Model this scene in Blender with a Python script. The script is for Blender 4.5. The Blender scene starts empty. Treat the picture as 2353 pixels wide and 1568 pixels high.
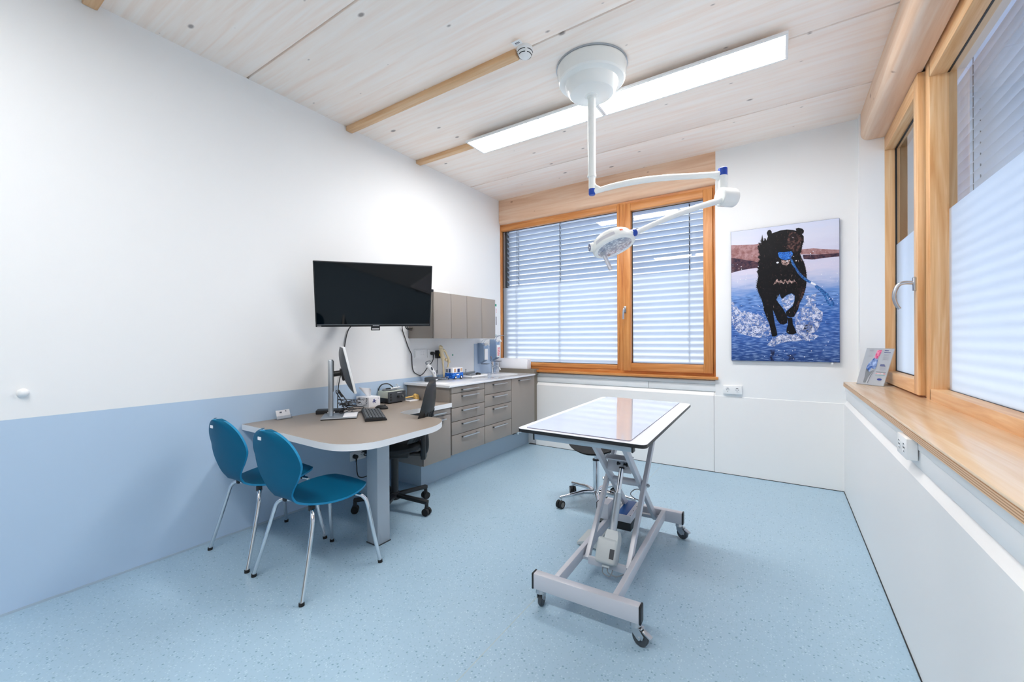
import bpy, bmesh, math, random
from mathutils import Vector, Matrix
random.seed(7)
C = bpy.context.scene.collection
PI = math.pi
V = Vector
OFF = {}

# ---------------------------------------------------------------- mesh builder
class MB:
    def __init__(self): self.v = []; self.f = []; self.m = []
    def add(self, vs, fs, mi=0):
        o = len(self.v)
        self.v += [tuple(p) for p in vs]
        for f in fs: self.f.append([i + o for i in f]); self.m.append(mi)
        return self
    def bm(self, b, mi=0):
        b.verts.index_update()
        return self.add([v.co[:] for v in b.verts], [[v.index for v in f.verts] for f in b.faces], mi)
    def obox(self, c, ax, ay, az, bev=0, mi=0, seg=2):
        """box with centre c and half-axis vectors"""
        c, ax, ay, az = V(c), V(ax), V(ay), V(az)
        M = Matrix((ax, ay, az)).transposed().to_4x4(); M.translation = c
        b = bmesh.new(); bmesh.ops.create_cube(b, size=2.0, matrix=M)
        if M.to_3x3().determinant() < 0: bmesh.ops.reverse_faces(b, faces=b.faces)
        if bev > 0: bmesh.ops.bevel(b, geom=b.edges[:], offset=bev, segments=seg, affect='EDGES', profile=.5)
        self.bm(b, mi); b.free(); return self
    def box(self, x0, x1, y0, y1, z0, z1, bev=0, mi=0, seg=2):
        return self.obox(((x0+x1)/2, (y0+y1)/2, (z0+z1)/2), (abs(x1-x0)/2, 0, 0), (0, abs(y1-y0)/2, 0), (0, 0, abs(z1-z0)/2), bev, mi, seg)
    def bar(self, p0, p1, w, h, up=(0, 0, 1), bev=0, mi=0):
        """rectangular bar from p0 to p1, w across, h along up"""
        p0, p1 = V(p0), V(p1); d = p1 - p0; t = d.normalized(); s = t.cross(V(up)).normalized(); u = s.cross(t)
        return self.obox((p0+p1)/2, d/2, s*w/2, u*h/2, bev, mi)
    def cyl(self, p0, p1, r0, r1=None, n=20, mi=0, cap=True):
        r1 = r0 if r1 is None else r1
        return self.tube([p0, p1], [r0, r1], n, mi, cap)
    def tube(self, pts, r, n=10, mi=0, cap=True, sm=0, closed=False):
        pts = [V(p) for p in pts]
        if sm: pts = spline(pts, sm, closed)
        rs = r if isinstance(r, (list, tuple)) else [r]*len(pts)
        if len(rs) != len(pts):
            rs = [rs[min(len(rs)-1, int(i*(len(rs)-1)/(len(pts)-1)+.5))] for i in range(len(pts))]
        vs, fs = [], []; prev = None; L = len(pts)
        for i, p in enumerate(pts):
            if closed: t = pts[(i+1) % L] - pts[i-1]
            else: t = pts[min(i+1, L-1)] - pts[max(i-1, 0)]
            t.normalize()
            if prev is None:
                a = V((0, 0, 1)) if abs(t.z) < .9 else V((1, 0, 0)); s = t.cross(a).normalized()
            else:
                s = prev - t*prev.dot(t)
                if s.length < 1e-6: s = t.orthogonal()
                s.normalize()
            prev = s; u = t.cross(s)
            for k in range(n):
                a = 2*PI*k/n; vs.append(p + (s*math.cos(a) + u*math.sin(a))*rs[i])
        for i in range(L if closed else L-1):
            j = (i+1) % L
            for k in range(n): fs.append([i*n+k, i*n+(k+1) % n, j*n+(k+1) % n, j*n+k])
        if cap and not closed: fs.append(list(range(n))[::-1]); fs.append([(L-1)*n+k for k in range(n)])
        return self.add(vs, fs, mi)
    def lathe(self, prof, c=(0, 0, 0), ax=(0, 0, 1), n=32, mi=0, a0=0, a1=2*PI, sx=1, sy=1):
        """profile (r, h) turned about axis ax through c"""
        c, ax = V(c), V(ax).normalized(); s = ax.orthogonal().normalized() if abs(ax.z) < .999 else V((1, 0, 0)); u = ax.cross(s)
        full = abs(a1-a0-2*PI) < 1e-6; m = n if full else n+1
        vs = []; fs = []
        for r, h in prof:
            for k in range(m):
                a = a0 + (a1-a0)*k/n; vs.append(c + ax*h + (s*math.cos(a)*sx + u*math.sin(a)*sy)*max(r, 1e-5))
        for i in range(len(prof)-1):
            for k in range(n):
                k2 = (k+1) % m
                fs.append([i*m+k, i*m+k2, (i+1)*m+k2, (i+1)*m+k])
        if full:
            fs.append(list(range(m))[::-1]); fs.append([(len(prof)-1)*m+k for k in range(m)])
        return self.add(vs, fs, mi)
    def prism(self, poly, h0, h1, o=(0, 0, 0), x=(1, 0, 0), y=(0, 1, 0), mi=0, mtop=None):
        """polygon in the (x, y) frame at o, extruded from h0 to h1 along x cross y"""
        o, x, y = V(o), V(x), V(y); z = x.cross(y).normalized()
        ar = sum(poly[i-1][0]*poly[i][1] - poly[i][0]*poly[i-1][1] for i in range(len(poly)))
        if ar < 0: poly = poly[::-1]
        n = len(poly)
        vs = [o + x*a + y*b + z*h0 for a, b in poly] + [o + x*a + y*b + z*h1 for a, b in poly]
        self.add(vs, [list(range(n))[::-1]] + [[i, (i+1) % n, n+(i+1) % n, n+i] for i in range(n)], mi)
        o2 = len(self.v) - n
        self.f.append([o2+i for i in range(n)]); self.m.append(mi if mtop is None else mtop)
        return self
    def ell(self, c, rx, ry, rz, n=16, m=10, mi=0, R=None):
        b = bmesh.new(); bmesh.ops.create_uvsphere(b, u_segments=n, v_segments=m, radius=1)
        M = Matrix.Diagonal((rx, ry, rz, 1))
        if R is not None: M = R.to_4x4() @ M
        M = Matrix.Translation(V(c)) @ M
        b.transform(M); self.bm(b, mi); b.free(); return self
    def grid(self, fn, nu, nv, mi=0, closeu=False):
        vs = [fn(i/nu, j/nv) for i in range(nu+1) for j in range(nv+1)]
        fs = [[i*(nv+1)+j, (i+1)*(nv+1)+j, (i+1)*(nv+1)+j+1, i*(nv+1)+j+1] for i in range(nu) for j in range(nv)]
        return self.add(vs, fs, mi)
    def xf(self, M):
        self.v = [tuple(M @ V(p)) for p in self.v]; return self
    def build(self, name, mats, parent=None, loc=None, local=False, angle=35, smooth=True):
        mats = mats if isinstance(mats, (list, tuple)) else [mats]
        off = V((0, 0, 0))
        if parent is not None: off = OFF[parent.name] if not local else V((0, 0, 0))
        elif loc is not None: off = V(loc) if not local else V((0, 0, 0))
        me = bpy.data.meshes.new(name)
        me.from_pydata([V(p) - off for p in self.v], [], self.f)
        for mt in mats: me.materials.append(mt)
        me.polygons.foreach_set('material_index', [min(i, len(mats)-1) for i in self.m])
        if smooth:
            me.polygons.foreach_set('use_smooth', [True]*len(me.polygons))
            me.set_sharp_from_angle(angle=math.radians(angle))
        me.validate(); me.update()
        o = bpy.data.objects.new(name, me); C.objects.link(o)
        if parent is not None:
            o.parent = parent; OFF[o.name] = OFF[parent.name]
        else:
            if loc is not None: o.location = loc
            OFF[o.name] = V(loc) if loc is not None else V((0, 0, 0))
        return o

def spline(pts, k, closed=False):
    out = []; n = len(pts)
    rng = range(n if closed else n-1)
    for i in rng:
        if closed: p0, p1, p2, p3 = pts[i-1], pts[i], pts[(i+1) % n], pts[(i+2) % n]
        else: p0, p1, p2, p3 = pts[max(i-1, 0)], pts[i], pts[i+1], pts[min(i+2, n-1)]
        for j in range(k):
            t = j/k
            out.append(.5*((2*p1) + (p2-p0)*t + (2*p0-5*p1+4*p2-p3)*t*t + (3*p1-p0-3*p2+p3)*t**3))
    if not closed: out.append(pts[-1])
    return out

def thing(name, label, cat, loc=(0, 0, 0), rz=0, group=None, kind=None):
    o = bpy.data.objects.new(name, None); C.objects.link(o); o.empty_display_size = .05
    o.location = loc; o.rotation_euler = (0, 0, rz); OFF[o.name] = V(loc)
    return tag(o, label, cat, group, kind)
def tag(o, label, cat, group=None, kind=None):
    o['label'] = label; o['category'] = cat
    if group: o['group'] = group
    if kind: o['kind'] = kind
    return o
def struct(name, mb, mats, loc=None, **k):
    o = mb.build(name, mats, None, loc, **k); o['kind'] = 'structure'; return o
def dup(root, loc, label, rz=None, group=None):
    r = root.copy(); C.objects.link(r); r.location = loc; r['label'] = label
    if rz is not None: r.rotation_euler = (0, 0, rz)
    if group: r['group'] = group
    for ch in list(root.children):
        c = ch.copy(); C.objects.link(c); c.parent = r
        for g in list(ch.children):
            d = g.copy(); C.objects.link(d); d.parent = c
    return r

# ---------------------------------------------------------------- materials
def lin(c):
    return tuple((x/255/12.92 if x/255 <= .04045 else ((x/255+.055)/1.055)**2.4) for x in c) + (1,)
def mat(name, col, rough=.5, metal=0, spec=.5, coat=0, trans=0, emit=None, es=0):
    m = bpy.data.materials.new(name); m.use_nodes = True; b = m.node_tree.nodes['Principled BSDF']
    b.inputs['Base Color'].default_value = lin(col); b.inputs['Roughness'].default_value = rough
    b.inputs['Metallic'].default_value = metal; b.inputs['Specular IOR Level'].default_value = spec
    b.inputs['Coat Weight'].default_value = coat; b.inputs['Coat Roughness'].default_value = .05
    if trans: b.inputs['Transmission Weight'].default_value = trans
    if emit: b.inputs['Emission Color'].default_value = lin(emit); b.inputs['Emission Strength'].default_value = es
    return m
class NG:
    """small helper around a node tree"""
    def __init__(self, m): self.m = m; self.t = m.node_tree; self.n = self.t.nodes; self.bsdf = self.n.get('Principled BSDF'); self.out = self.n.get('Material Output')
    def node(self, typ, **k):
        x = self.n.new(typ)
        for a, v in k.items(): setattr(x, a, v)
        return x
    def link(self, a, b): self.t.links.new(a, b)
    def coord(self, scale=(1, 1, 1), loc=(0, 0, 0), kind='Object', rot=(0, 0, 0)):
        tc = self.node('ShaderNodeTexCoord'); mp = self.node('ShaderNodeMapping')
        mp.inputs['Scale'].default_value = scale; mp.inputs['Location'].default_value = loc; mp.inputs['Rotation'].default_value = rot
        self.link(tc.outputs[kind], mp.inputs[0]); return mp.outputs[0]
    def noise(self, vec, scale=5, detail=3, rough=.5, dist=0):
        x = self.node('ShaderNodeTexNoise'); x.inputs['Scale'].default_value = scale; x.inputs['Detail'].default_value = detail
        x.inputs['Roughness'].default_value = rough; x.inputs['Distortion'].default_value = dist
        self.link(vec, x.inputs['Vector']); return x.outputs['Fac']
    def vor(self, vec, scale=5, out='Distance', rnd=1, dim='3D'):
        x = self.node('ShaderNodeTexVoronoi', voronoi_dimensions=dim); x.inputs['Scale'].default_value = scale; x.inputs['Randomness'].default_value = rnd
        self.link(vec, x.inputs['Vector']); return x.outputs[out]
    def ramp(self, fac, stops, interp='LINEAR'):
        x = self.node('ShaderNodeValToRGB'); x.color_ramp.interpolation = interp; e = x.color_ramp.elements
        while len(e) > 1: e.remove(e[0])
        e[0].position = stops[0][0]; e[0].color = stops[0][1] if len(stops[0][1]) == 4 else lin(stops[0][1])
        for p, c in stops[1:]:
            k = e.new(p); k.color = c if len(c) == 4 else lin(c)
        self.link(fac, x.inputs[0]); return x.outputs[0]
    def mask(self, fac, a, b):
        return self.ramp(fac, [(a, (0, 0, 0, 1)), (b, (1, 1, 1, 1))] if a < b else [(b, (1, 1, 1, 1)), (a, (0, 0, 0, 1))])
    def mix(self, fac, a, b, mode='MIX'):
        x = self.node('ShaderNodeMix', data_type='RGBA', blend_type=mode)
        for s, i in ((fac, 0), (a, 6), (b, 7)):
            if isinstance(s, (int, float)): x.inputs[i].default_value = s
            elif isinstance(s, tuple): x.inputs[i].default_value = s if len(s) == 4 else lin(s)
            else: self.link(s, x.inputs[i])
        return x.outputs[2]
    def math(self, op, a, b=0.0):
        x = self.node('ShaderNodeMath', operation=op)
        for s, i in ((a, 0), (b, 1)):
            if isinstance(s, (int, float)): x.inputs[i].default_value = s
            else: self.link(s, x.inputs[i])
        return x.outputs[0]
    def sep(self, vec):
        x = self.node('ShaderNodeSeparateXYZ'); self.link(vec, x.inputs[0]); return x.outputs
    def col(self, s): self.link(s, self.bsdf.inputs['Base Color'])
    def bump(self, h, strength=.1, dist=.01):
        x = self.node('ShaderNodeBump'); x.inputs['Strength'].default_value = strength; x.inputs['Distance'].default_value = dist
        self.link(h, x.inputs['Height']); self.link(x.outputs[0], self.bsdf.inputs['Normal'])

def wood(name, axis, c0, c1, c2, rough=.45, s=1.0, knots=0.0, kcol=(120, 95, 75), fine=.5, kd=1.0, kp=(0, 1)):
    """sawn timber: grain runs along axis (0 x, 1 y, 2 z)"""
    m = mat(name, c1, rough); g = NG(m)
    sc = [14*s]*3; sc[axis] = .8*s
    v = g.coord(tuple(sc))
    n1 = g.noise(v, 2.2, 4, .55, .6)
    base = g.ramp(n1, [(.30, c0), (.5, c1), (.70, c2)])
    sc2 = [70*s]*3; sc2[axis] = 1.5*s
    n2 = g.noise(g.coord(tuple(sc2)), 2.0, 2, .5, .2)
    colr = g.mix(g.math('MULTIPLY', g.mask(n2, .42, .68), fine*.35), base, c0)
    if knots:
        sk = [4.0*kd]*3; sk[axis] = 2.2*kd
        ks = g.sep(g.coord(tuple(sk), (.37, .11, .71)))
        cb = g.node('ShaderNodeCombineXYZ'); g.link(ks[kp[0]], cb.inputs[0]); g.link(ks[kp[1]], cb.inputs[1])
        kv = cb.outputs[0]
        d = g.vor(kv, 1.0, dim='2D')
        rnd = g.node('ShaderNodeSeparateColor'); g.link(g.vor(kv, 1.0, 'Color', dim='2D'), rnd.inputs[0])
        size = g.math('MULTIPLY', g.math('POWER', rnd.outputs[0], 1.6), .075)
        k = g.math('SUBTRACT', size, d)
        kk = g.mask(k, .0, .035)
        colr = g.mix(g.math('MULTIPLY', kk, knots), colr, kcol)
    g.col(colr); g.bump(n2, .05, .002)
    return m
M = {}
def two(k): return M[k]
def setup_materials():
    # wall with the painted lower band of the left wall: the band is a paint colour with an edge at 0.945 m
    m = mat('white_wall_paint', (238, 240, 241), .75, spec=.3); g = NG(m)
    g.bump(g.noise(g.coord((90, 90, 90)), 1.0, 3), .04, .002); M['wall'] = m
    m = mat('two_tone_wall_paint', (238, 240, 241), .6, spec=.35); g = NG(m)
    z = g.sep(g.coord())[2]
    g.col(g.mix(g.math('LESS_THAN', z, .9446), (238, 240, 241), (183, 206, 229)))
    g.bump(g.noise(g.coord((90, 90, 90)), 1.0, 3), .03, .002); M['wall_two'] = m
    M['wall_dark'] = mat('grey_low_bounce_wall', (150, 146, 142), .6)  # unseen wall behind the camera, coloured grey to cut bounced light
    M['panel'] = mat('white_cladding_panel', (240, 240, 239), .42, spec=.4)
    M['trim'] = mat('white_trunking_plastic', (233, 236, 238), .38)
    # floor: speckled light blue sheet vinyl
    m = mat('speckled_blue_vinyl', (166, 198, 214), .32, spec=.45); g = NG(m)
    v = g.coord((1, 1, 1))
    big = g.noise(v, 1.3, 3)
    base = g.mix(g.mask(big, .3, .7), (160, 189, 208), (167, 195, 213))
    def flecks(scale, th, colr, b, off):
        vv = g.coord((1, 1, 1), (off, off*.7, 0)); d = g.vor(vv, scale)
        s = g.node('ShaderNodeSeparateColor'); g.link(g.vor(vv, scale, 'Color'), s.inputs[0])
        k = g.math('MULTIPLY', g.mask(d, .34, .26), g.math('GREATER_THAN', s.outputs[0], th))
        return g.mix(g.math('MULTIPLY', k, .8), b, colr)
    base = flecks(90, .5, (152, 182, 198), base, .3)
    base = flecks(95, .6, (188, 212, 224), base, 2.1)
    base = flecks(68, .85, (116, 150, 172), base, 4.4)
    x = g.sep(g.coord())[0]
    seam = g.math('LESS_THAN', g.math('ABSOLUTE', g.math('SUBTRACT', x, 2.095)), .0028)
    base = g.mix(g.math('MULTIPLY', seam, .55), base, (176, 186, 180))
    g.col(base); M['floor'] = m
    # timber
    M['ceil'] = wood('whitewashed_ceiling_boards', 0, (250, 234, 222), (253, 243, 234), (254, 248, 242), .55, .8, .8, (128, 118, 116), .12, 1.0)
    M['groove'] = mat('dark_seam', (92, 66, 50), .8)
    M['beam_y'] = wood('pale_spruce_beam_y', 1, (222, 188, 158), (232, 203, 177), (238, 218, 198), .5, .7, .8, (150, 110, 82), kp=(1, 2))
    M['beam_x'] = wood('pale_spruce_beam_x', 0, (216, 174, 142), (228, 192, 162), (236, 210, 186), .5, .7, .8, (150, 105, 78), kp=(0, 2))
    M['batten'] = wood('spruce_batten', 0, (208, 164, 118), (222, 182, 138), (230, 198, 160), .5, 1.0)
    for i, a in enumerate('xyz'):
        M['larch_'+a] = wood('oiled_larch_'+a, i, (184, 112, 54), (205, 137, 74), (222, 160, 98), .36, 1.0, 0, fine=.9)
        M['pine_'+a] = wood('daylit_larch_'+a, i, (208, 152, 96), (228, 184, 134), (238, 206, 164), .38, .75, 0, fine=.9)  # same wood as the larch, with daylight lightened into its colour
    M['sill_top'] = wood('lacquered_ply_sill', 1, (224, 186, 144), (236, 206, 170), (243, 220, 190), .2, .6, 0, fine=.6)
    m = mat('ply_edge', (205, 165, 125), .5); g = NG(m); z = g.sep(g.coord())[2]
    s = g.math('SINE', g.math('MULTIPLY', z, 900)); g.col(g.mix(g.mask(s, -.3, .5), (222, 186, 148), (172, 128, 88))); M['ply_edge'] = m
    # furniture
    M['taupe'] = mat('taupe_laminate', (151, 143, 136), .42, spec=.4)
    M['taupe_top'] = mat('taupe_desk_laminate', (155, 144, 133), .38, spec=.4)
    M['white_edge'] = mat('white_edge_band', (240, 242, 244), .35)
    M['counter'] = mat('white_mineral_worktop', (236, 239, 243), .12, coat=.3)
    M['plinth'] = mat('blue_grey_plinth', (172, 190, 205), .45)
    M['plinth_side'] = M['plinth']
    M['steel'] = mat('brushed_steel', (196, 200, 205), .28, 1)
    M['chrome'] = mat('polished_chrome', (225, 228, 232), .06, 1)
    M['alu'] = mat('satin_aluminium', (182, 190, 198), .36, .85)
    M['leg_grey'] = mat('grey_powder_coat', (176, 184, 192), .42, .2)
    M['frame_grey'] = mat('light_grey_powder_coat', (206, 207, 214), .38, .12)
    M['black'] = mat('black_plastic', (26, 28, 31), .42)
    M['rubber'] = mat('black_rubber', (24, 24, 25), .7)
    M['blackfab'] = mat('black_fabric', (24, 27, 31), .62, spec=.3)
    M['blackgloss'] = mat('black_gloss_screen', (5, 6, 9), .05, spec=.35)
    M['dkgrey'] = mat('dark_grey_plastic', (62, 68, 74), .45)
    M['mgrey'] = mat('mid_grey_plastic', (128, 134, 140), .45)
    M['tpe'] = mat('grey_castor_tread', (120, 116, 112), .5)
    M['white'] = mat('white_plastic', (240, 242, 243), .32)
    M['lampwhite'] = mat('white_lacquered_metal', (238, 241, 239), .25, coat=.3)
    M['offwhite'] = mat('off_white_housing', (196, 202, 203), .42)
    M['teal'] = mat('petrol_blue_lacquered_ply', (0, 92, 126), .5, spec=.15)
    M['teal_edge'] = mat('bright_blue_ply_edge', (16, 132, 178), .35)
    M['blue'] = mat('royal_blue_plastic', (12, 66, 168), .35)
    M['medblue'] = mat('blue_cover_plate', (18, 84, 158), .4)
    M['navy'] = mat('navy_disc', (34, 62, 116), .35)
    M['orange'] = mat('orange_sticker', (236, 92, 34), .5)
    M['yellow'] = mat('yellow_sticker', (240, 214, 40), .5)
    M['green'] = mat('green_dot', (20, 150, 120), .5)
    M['tabletop'] = mat('white_compact_laminate', (240, 241, 244), .3)
    M['mat'] = mat('clear_mat', (226, 229, 239), .04, spec=.8, coat=.7)
    M['mat_edge'] = mat('violet_mat_edge', (120, 116, 140), .3)
    M['bone'] = mat('model_bone', (228, 212, 176), .55)
    M['bone_y'] = mat('yellowed_model_bone', (222, 182, 104), .55)
    M['paper'] = mat('white_paper', (240, 241, 245), .7)
    M['ink'] = mat('grey_ink', (96, 102, 116), .7)
    M['inkblue'] = mat('blue_ink', (46, 62, 140), .7)
    M['euth'] = mat('pale_green_grey_case', (186, 192, 180), .45)
    M['dispenser'] = mat('blue_grey_anodised_metal', (150, 172, 198), .38, .4)
    M['splash'] = mat('pale_blue_splash_panel', (186, 206, 230), .3)
    M['ledge'] = mat('brown_ledge_laminate', (122, 114, 102), .5)
    M['slat'] = mat('grey_blind_slat', (214, 227, 246), .45)
    M['cordgrey'] = mat('grey_blind_cord', (84, 92, 104), .6)
    M['gasket'] = mat('black_gasket', (18, 20, 22), .5)
    M['led'] = mat('led_diffuser', (255, 255, 255), .5, emit=(255, 252, 250), es=PANEL)
    M['acrylic'] = mat('clear_acrylic', (240, 244, 248), .05, trans=.9)
    m = M['acrylic']; m.node_tree.nodes['Principled BSDF'].inputs['IOR'].default_value = 1.2
    M['led_lens'] = mat('lamp_lens', (186, 192, 206), .12, .55, coat=.5)
    g = NG(M['led_lens']); v = g.coord((60, 60, 60)); g.col(g.mix(g.mask(g.vor(v, 1.0), .1, .7), (236, 238, 244), (156, 162, 180)))
    g.bump(g.vor(v, 1.0), .4, .004)
    # clear glazing: passes light, mirrors by Fresnel
    m = bpy.data.materials.new('clear_glazing'); m.use_nodes = True; g = NG(m); g.n.remove(g.bsdf)
    tr = g.node('ShaderNodeBsdfTransparent'); tr.inputs[0].default_value = (.95, .97, .98, 1)
    gl = g.node('ShaderNodeBsdfGlossy'); gl.inputs['Roughness'].default_value = .0
    fr = g.node('ShaderNodeFresnel'); fr.inputs['IOR'].default_value = 1.5
    f2 = g.math('MINIMUM', g.math('MULTIPLY', fr.outputs[0], 1.15), 1.0)
    mx = g.node('ShaderNodeMixShader'); g.link(f2, mx.inputs[0]); g.link(tr.outputs[0], mx.inputs[1]); g.link(gl.outputs[0], mx.inputs[2])
    g.link(mx.outputs[0], g.out.inputs[0]); M['glass'] = m
    # frosted privacy film
    m = bpy.data.materials.new('frosted_film'); m.use_nodes = True; g = NG(m); g.n.remove(g.bsdf)
    rf = g.node('ShaderNodeBsdfRefraction'); rf.inputs['Roughness'].default_value = .46; rf.inputs['IOR'].default_value = 1.33; rf.inputs[0].default_value = (.97, .985, 1, 1)
    tl = g.node('ShaderNodeBsdfTranslucent'); tl.inputs[0].default_value = (.93, .97, 1, 1)
    gl = g.node('ShaderNodeBsdfGlossy'); gl.inputs['Roughness'].default_value = .12
    m1 = g.node('ShaderNodeMixShader'); m1.inputs[0].default_value = .5; g.link(rf.outputs[0], m1.inputs[1]); g.link(tl.outputs[0], m1.inputs[2])
    m2 = g.node('ShaderNodeMixShader'); m2.inputs[0].default_value = .04; g.link(m1.outputs[0], m2.inputs[1]); g.link(gl.outputs[0], m2.inputs[2])
    g.link(m2.outputs[0], g.out.inputs[0]); M['frost'] = m
PIC = {
'dog': [(0.356,0.043),(0.368,0.025),(0.388,0.021),(0.403,0.035),(0.406,0.05),(0.441,0.044),(0.486,0.036),(0.544,0.035),(0.602,0.044),(0.629,0.053),(0.625,0.037),(0.65,0.033),(0.685,0.044),(0.699,0.059),(0.694,0.077),(0.679,0.081),(0.696,0.1),(0.696,0.132),(0.682,0.161),(0.677,0.193),(0.662,0.221),(0.678,0.257),(0.7,0.293),(0.713,0.339),(0.72,0.386),(0.718,0.432),(0.71,0.477),(0.689,0.53),(0.659,0.575),(0.644,0.621),(0.625,0.647),(0.606,0.675),(0.572,0.679),(0.538,0.664),(0.533,0.637),(0.56,0.618),(0.595,0.596),(0.612,0.557),(0.615,0.519),(0.583,0.502),(0.549,0.512),(0.522,0.524),(0.505,0.538),(0.491,0.534),(0.477,0.502),(0.455,0.526),(0.443,0.545),(0.472,0.576),(0.504,0.608),(0.531,0.648),(0.55,0.68),(0.544,0.718),(0.51,0.73),(0.479,0.723),(0.451,0.694),(0.432,0.654),(0.412,0.617),(0.42,0.669),(0.431,0.725),(0.447,0.773),(0.454,0.806),(0.43,0.817),(0.404,0.815),(0.393,0.78),(0.379,0.724),(0.351,0.672),(0.326,0.619),(0.317,0.57),(0.301,0.529),(0.279,0.492),(0.265,0.455),(0.257,0.435),(0.263,0.407),(0.275,0.359),(0.266,0.326),(0.275,0.294),(0.284,0.267),(0.267,0.258),(0.292,0.239),(0.276,0.214),(0.293,0.207),(0.277,0.166),(0.271,0.125),(0.293,0.145),(0.283,0.11),(0.302,0.124),(0.306,0.08),(0.313,0.049),(0.325,0.104),(0.345,0.08),(0.353,0.1),(0.368,0.07)],
'paw': [(0.548,0.68),(0.591,0.681),(0.596,0.728),(0.619,0.767),(0.629,0.792),(0.597,0.803),(0.562,0.801),(0.537,0.786),(0.539,0.758),(0.552,0.727)],
'face': [(0.573,0.052),(0.621,0.062),(0.663,0.092),(0.685,0.123),(0.675,0.16),(0.648,0.197),(0.62,0.217),(0.591,0.196),(0.553,0.182),(0.518,0.156),(0.544,0.124),(0.554,0.088)],
'chest': [(0.418,0.431),(0.438,0.404),(0.454,0.392),(0.47,0.41),(0.492,0.4),(0.504,0.415),(0.527,0.399),(0.546,0.416),(0.568,0.4),(0.587,0.418),(0.61,0.404),(0.623,0.422),(0.598,0.425),(0.591,0.437),(0.572,0.419),(0.552,0.435),(0.535,0.417),(0.511,0.433),(0.494,0.419),(0.472,0.429),(0.456,0.416),(0.438,0.426)],
'leg': [(0.646,0.474),(0.704,0.461),(0.71,0.479),(0.685,0.531),(0.656,0.576),(0.641,0.619),(0.621,0.624),(0.635,0.582),(0.659,0.54),(0.678,0.498)],
'ball': [(0.462,0.205),(0.47,0.194),(0.514,0.199),(0.552,0.198),(0.589,0.199),(0.599,0.216),(0.593,0.235),(0.573,0.252),(0.532,0.257),(0.493,0.248),(0.47,0.231)],
'chin': [(0.493,0.253),(0.542,0.263),(0.573,0.257),(0.569,0.283),(0.542,0.297),(0.508,0.291),(0.493,0.274)],
'rope': [(0.573,0.252),(0.589,0.251),(0.606,0.28),(0.632,0.319),(0.658,0.353),(0.692,0.384),(0.725,0.407),(0.758,0.426),(0.753,0.44),(0.716,0.424),(0.68,0.399),(0.645,0.366),(0.617,0.328),(0.59,0.293)],
'tag': [(0.762,0.428),(0.802,0.447),(0.795,0.458),(0.754,0.441)],
'loop': [(0.786,0.452),(0.817,0.458),(0.867,0.491),(0.904,0.521),(0.93,0.555),(0.955,0.584),(0.957,0.599),(0.935,0.612),(0.911,0.605),(0.889,0.576),(0.87,0.537),(0.84,0.504),(0.795,0.472)],
'loophole': [(0.886,0.525),(0.916,0.56),(0.936,0.586),(0.92,0.592),(0.9,0.563)],
'bankL': [(-0.001,0.103),(0.061,0.108),(0.147,0.112),(0.231,0.118),(0.294,0.117),(0.292,0.296),(0.177,0.297),(0.08,0.306),(0.001,0.319)],
'bankLd': [(-0.0,0.201),(0.07,0.213),(0.146,0.228),(0.23,0.243),(0.292,0.263),(0.292,0.297),(0.177,0.299),(0.08,0.308),(0.001,0.319)],
'bankR': [(0.667,0.192),(0.723,0.192),(0.779,0.191),(0.869,0.206),(0.999,0.22),(0.999,0.244),(0.869,0.242),(0.741,0.233),(0.667,0.226)],
'bankRd': [(0.686,0.232),(0.796,0.239),(0.999,0.243),(1.0,0.266),(0.869,0.267),(0.778,0.272),(0.695,0.262)],
'splR': [(0.615,0.659),(0.663,0.625),(0.712,0.588),(0.727,0.568),(0.707,0.544),(0.717,0.528),(0.748,0.523),(0.785,0.517),(0.813,0.503),(0.796,0.549),(0.799,0.606),(0.83,0.63),(0.858,0.646),(0.854,0.695),(0.831,0.74),(0.799,0.785),(0.746,0.801),(0.699,0.788),(0.686,0.776),(0.707,0.73),(0.742,0.709),(0.765,0.72),(0.769,0.754),(0.737,0.792),(0.681,0.799),(0.633,0.798),(0.619,0.752)],
'splL': [(0.003,0.526),(0.033,0.56),(0.076,0.603),(0.106,0.629),(0.152,0.613),(0.204,0.639),(0.277,0.65),(0.328,0.675),(0.369,0.716),(0.393,0.772),(0.388,0.804),(0.316,0.828),(0.223,0.819),(0.139,0.802),(0.074,0.785),(0.009,0.726),(0.001,0.642)],
'splM': [(0.357,0.88),(0.393,0.844),(0.448,0.817),(0.498,0.801),(0.547,0.802),(0.604,0.806),(0.699,0.799),(0.792,0.804),(0.828,0.815),(0.773,0.842),(0.68,0.853),(0.585,0.849),(0.487,0.862),(0.417,0.892)],
'splC': [(0.49,0.545),(0.54,0.523),(0.588,0.51),(0.612,0.526),(0.602,0.58),(0.568,0.61),(0.539,0.625),(0.51,0.601)],
'ref1': [(0.387,0.916),(0.429,0.913),(0.425,0.948),(0.406,0.972),(0.421,1.0),(0.361,1.0),(0.391,0.96)],
'ref2': [(0.535,0.951),(0.627,0.946),(0.603,0.966),(0.62,0.985),(0.545,0.999),(0.527,0.986),(0.564,0.97)],
}
# ================================================================ the room
H, D, W, FRONT = 3.1756, 4.539, 3.60, -1.7
def rrect(w, h, r, n=5):
    out = []
    for cx, cy, a in ((w/2-r, h/2-r, 0), (-w/2+r, h/2-r, 90), (-w/2+r, -h/2+r, 180), (w/2-r, -h/2+r, 270)):
        for k in range(n+1):
            t = math.radians(a+90*k/n); out.append((cx+r*math.cos(t), cy+r*math.sin(t)))
    return out

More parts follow.
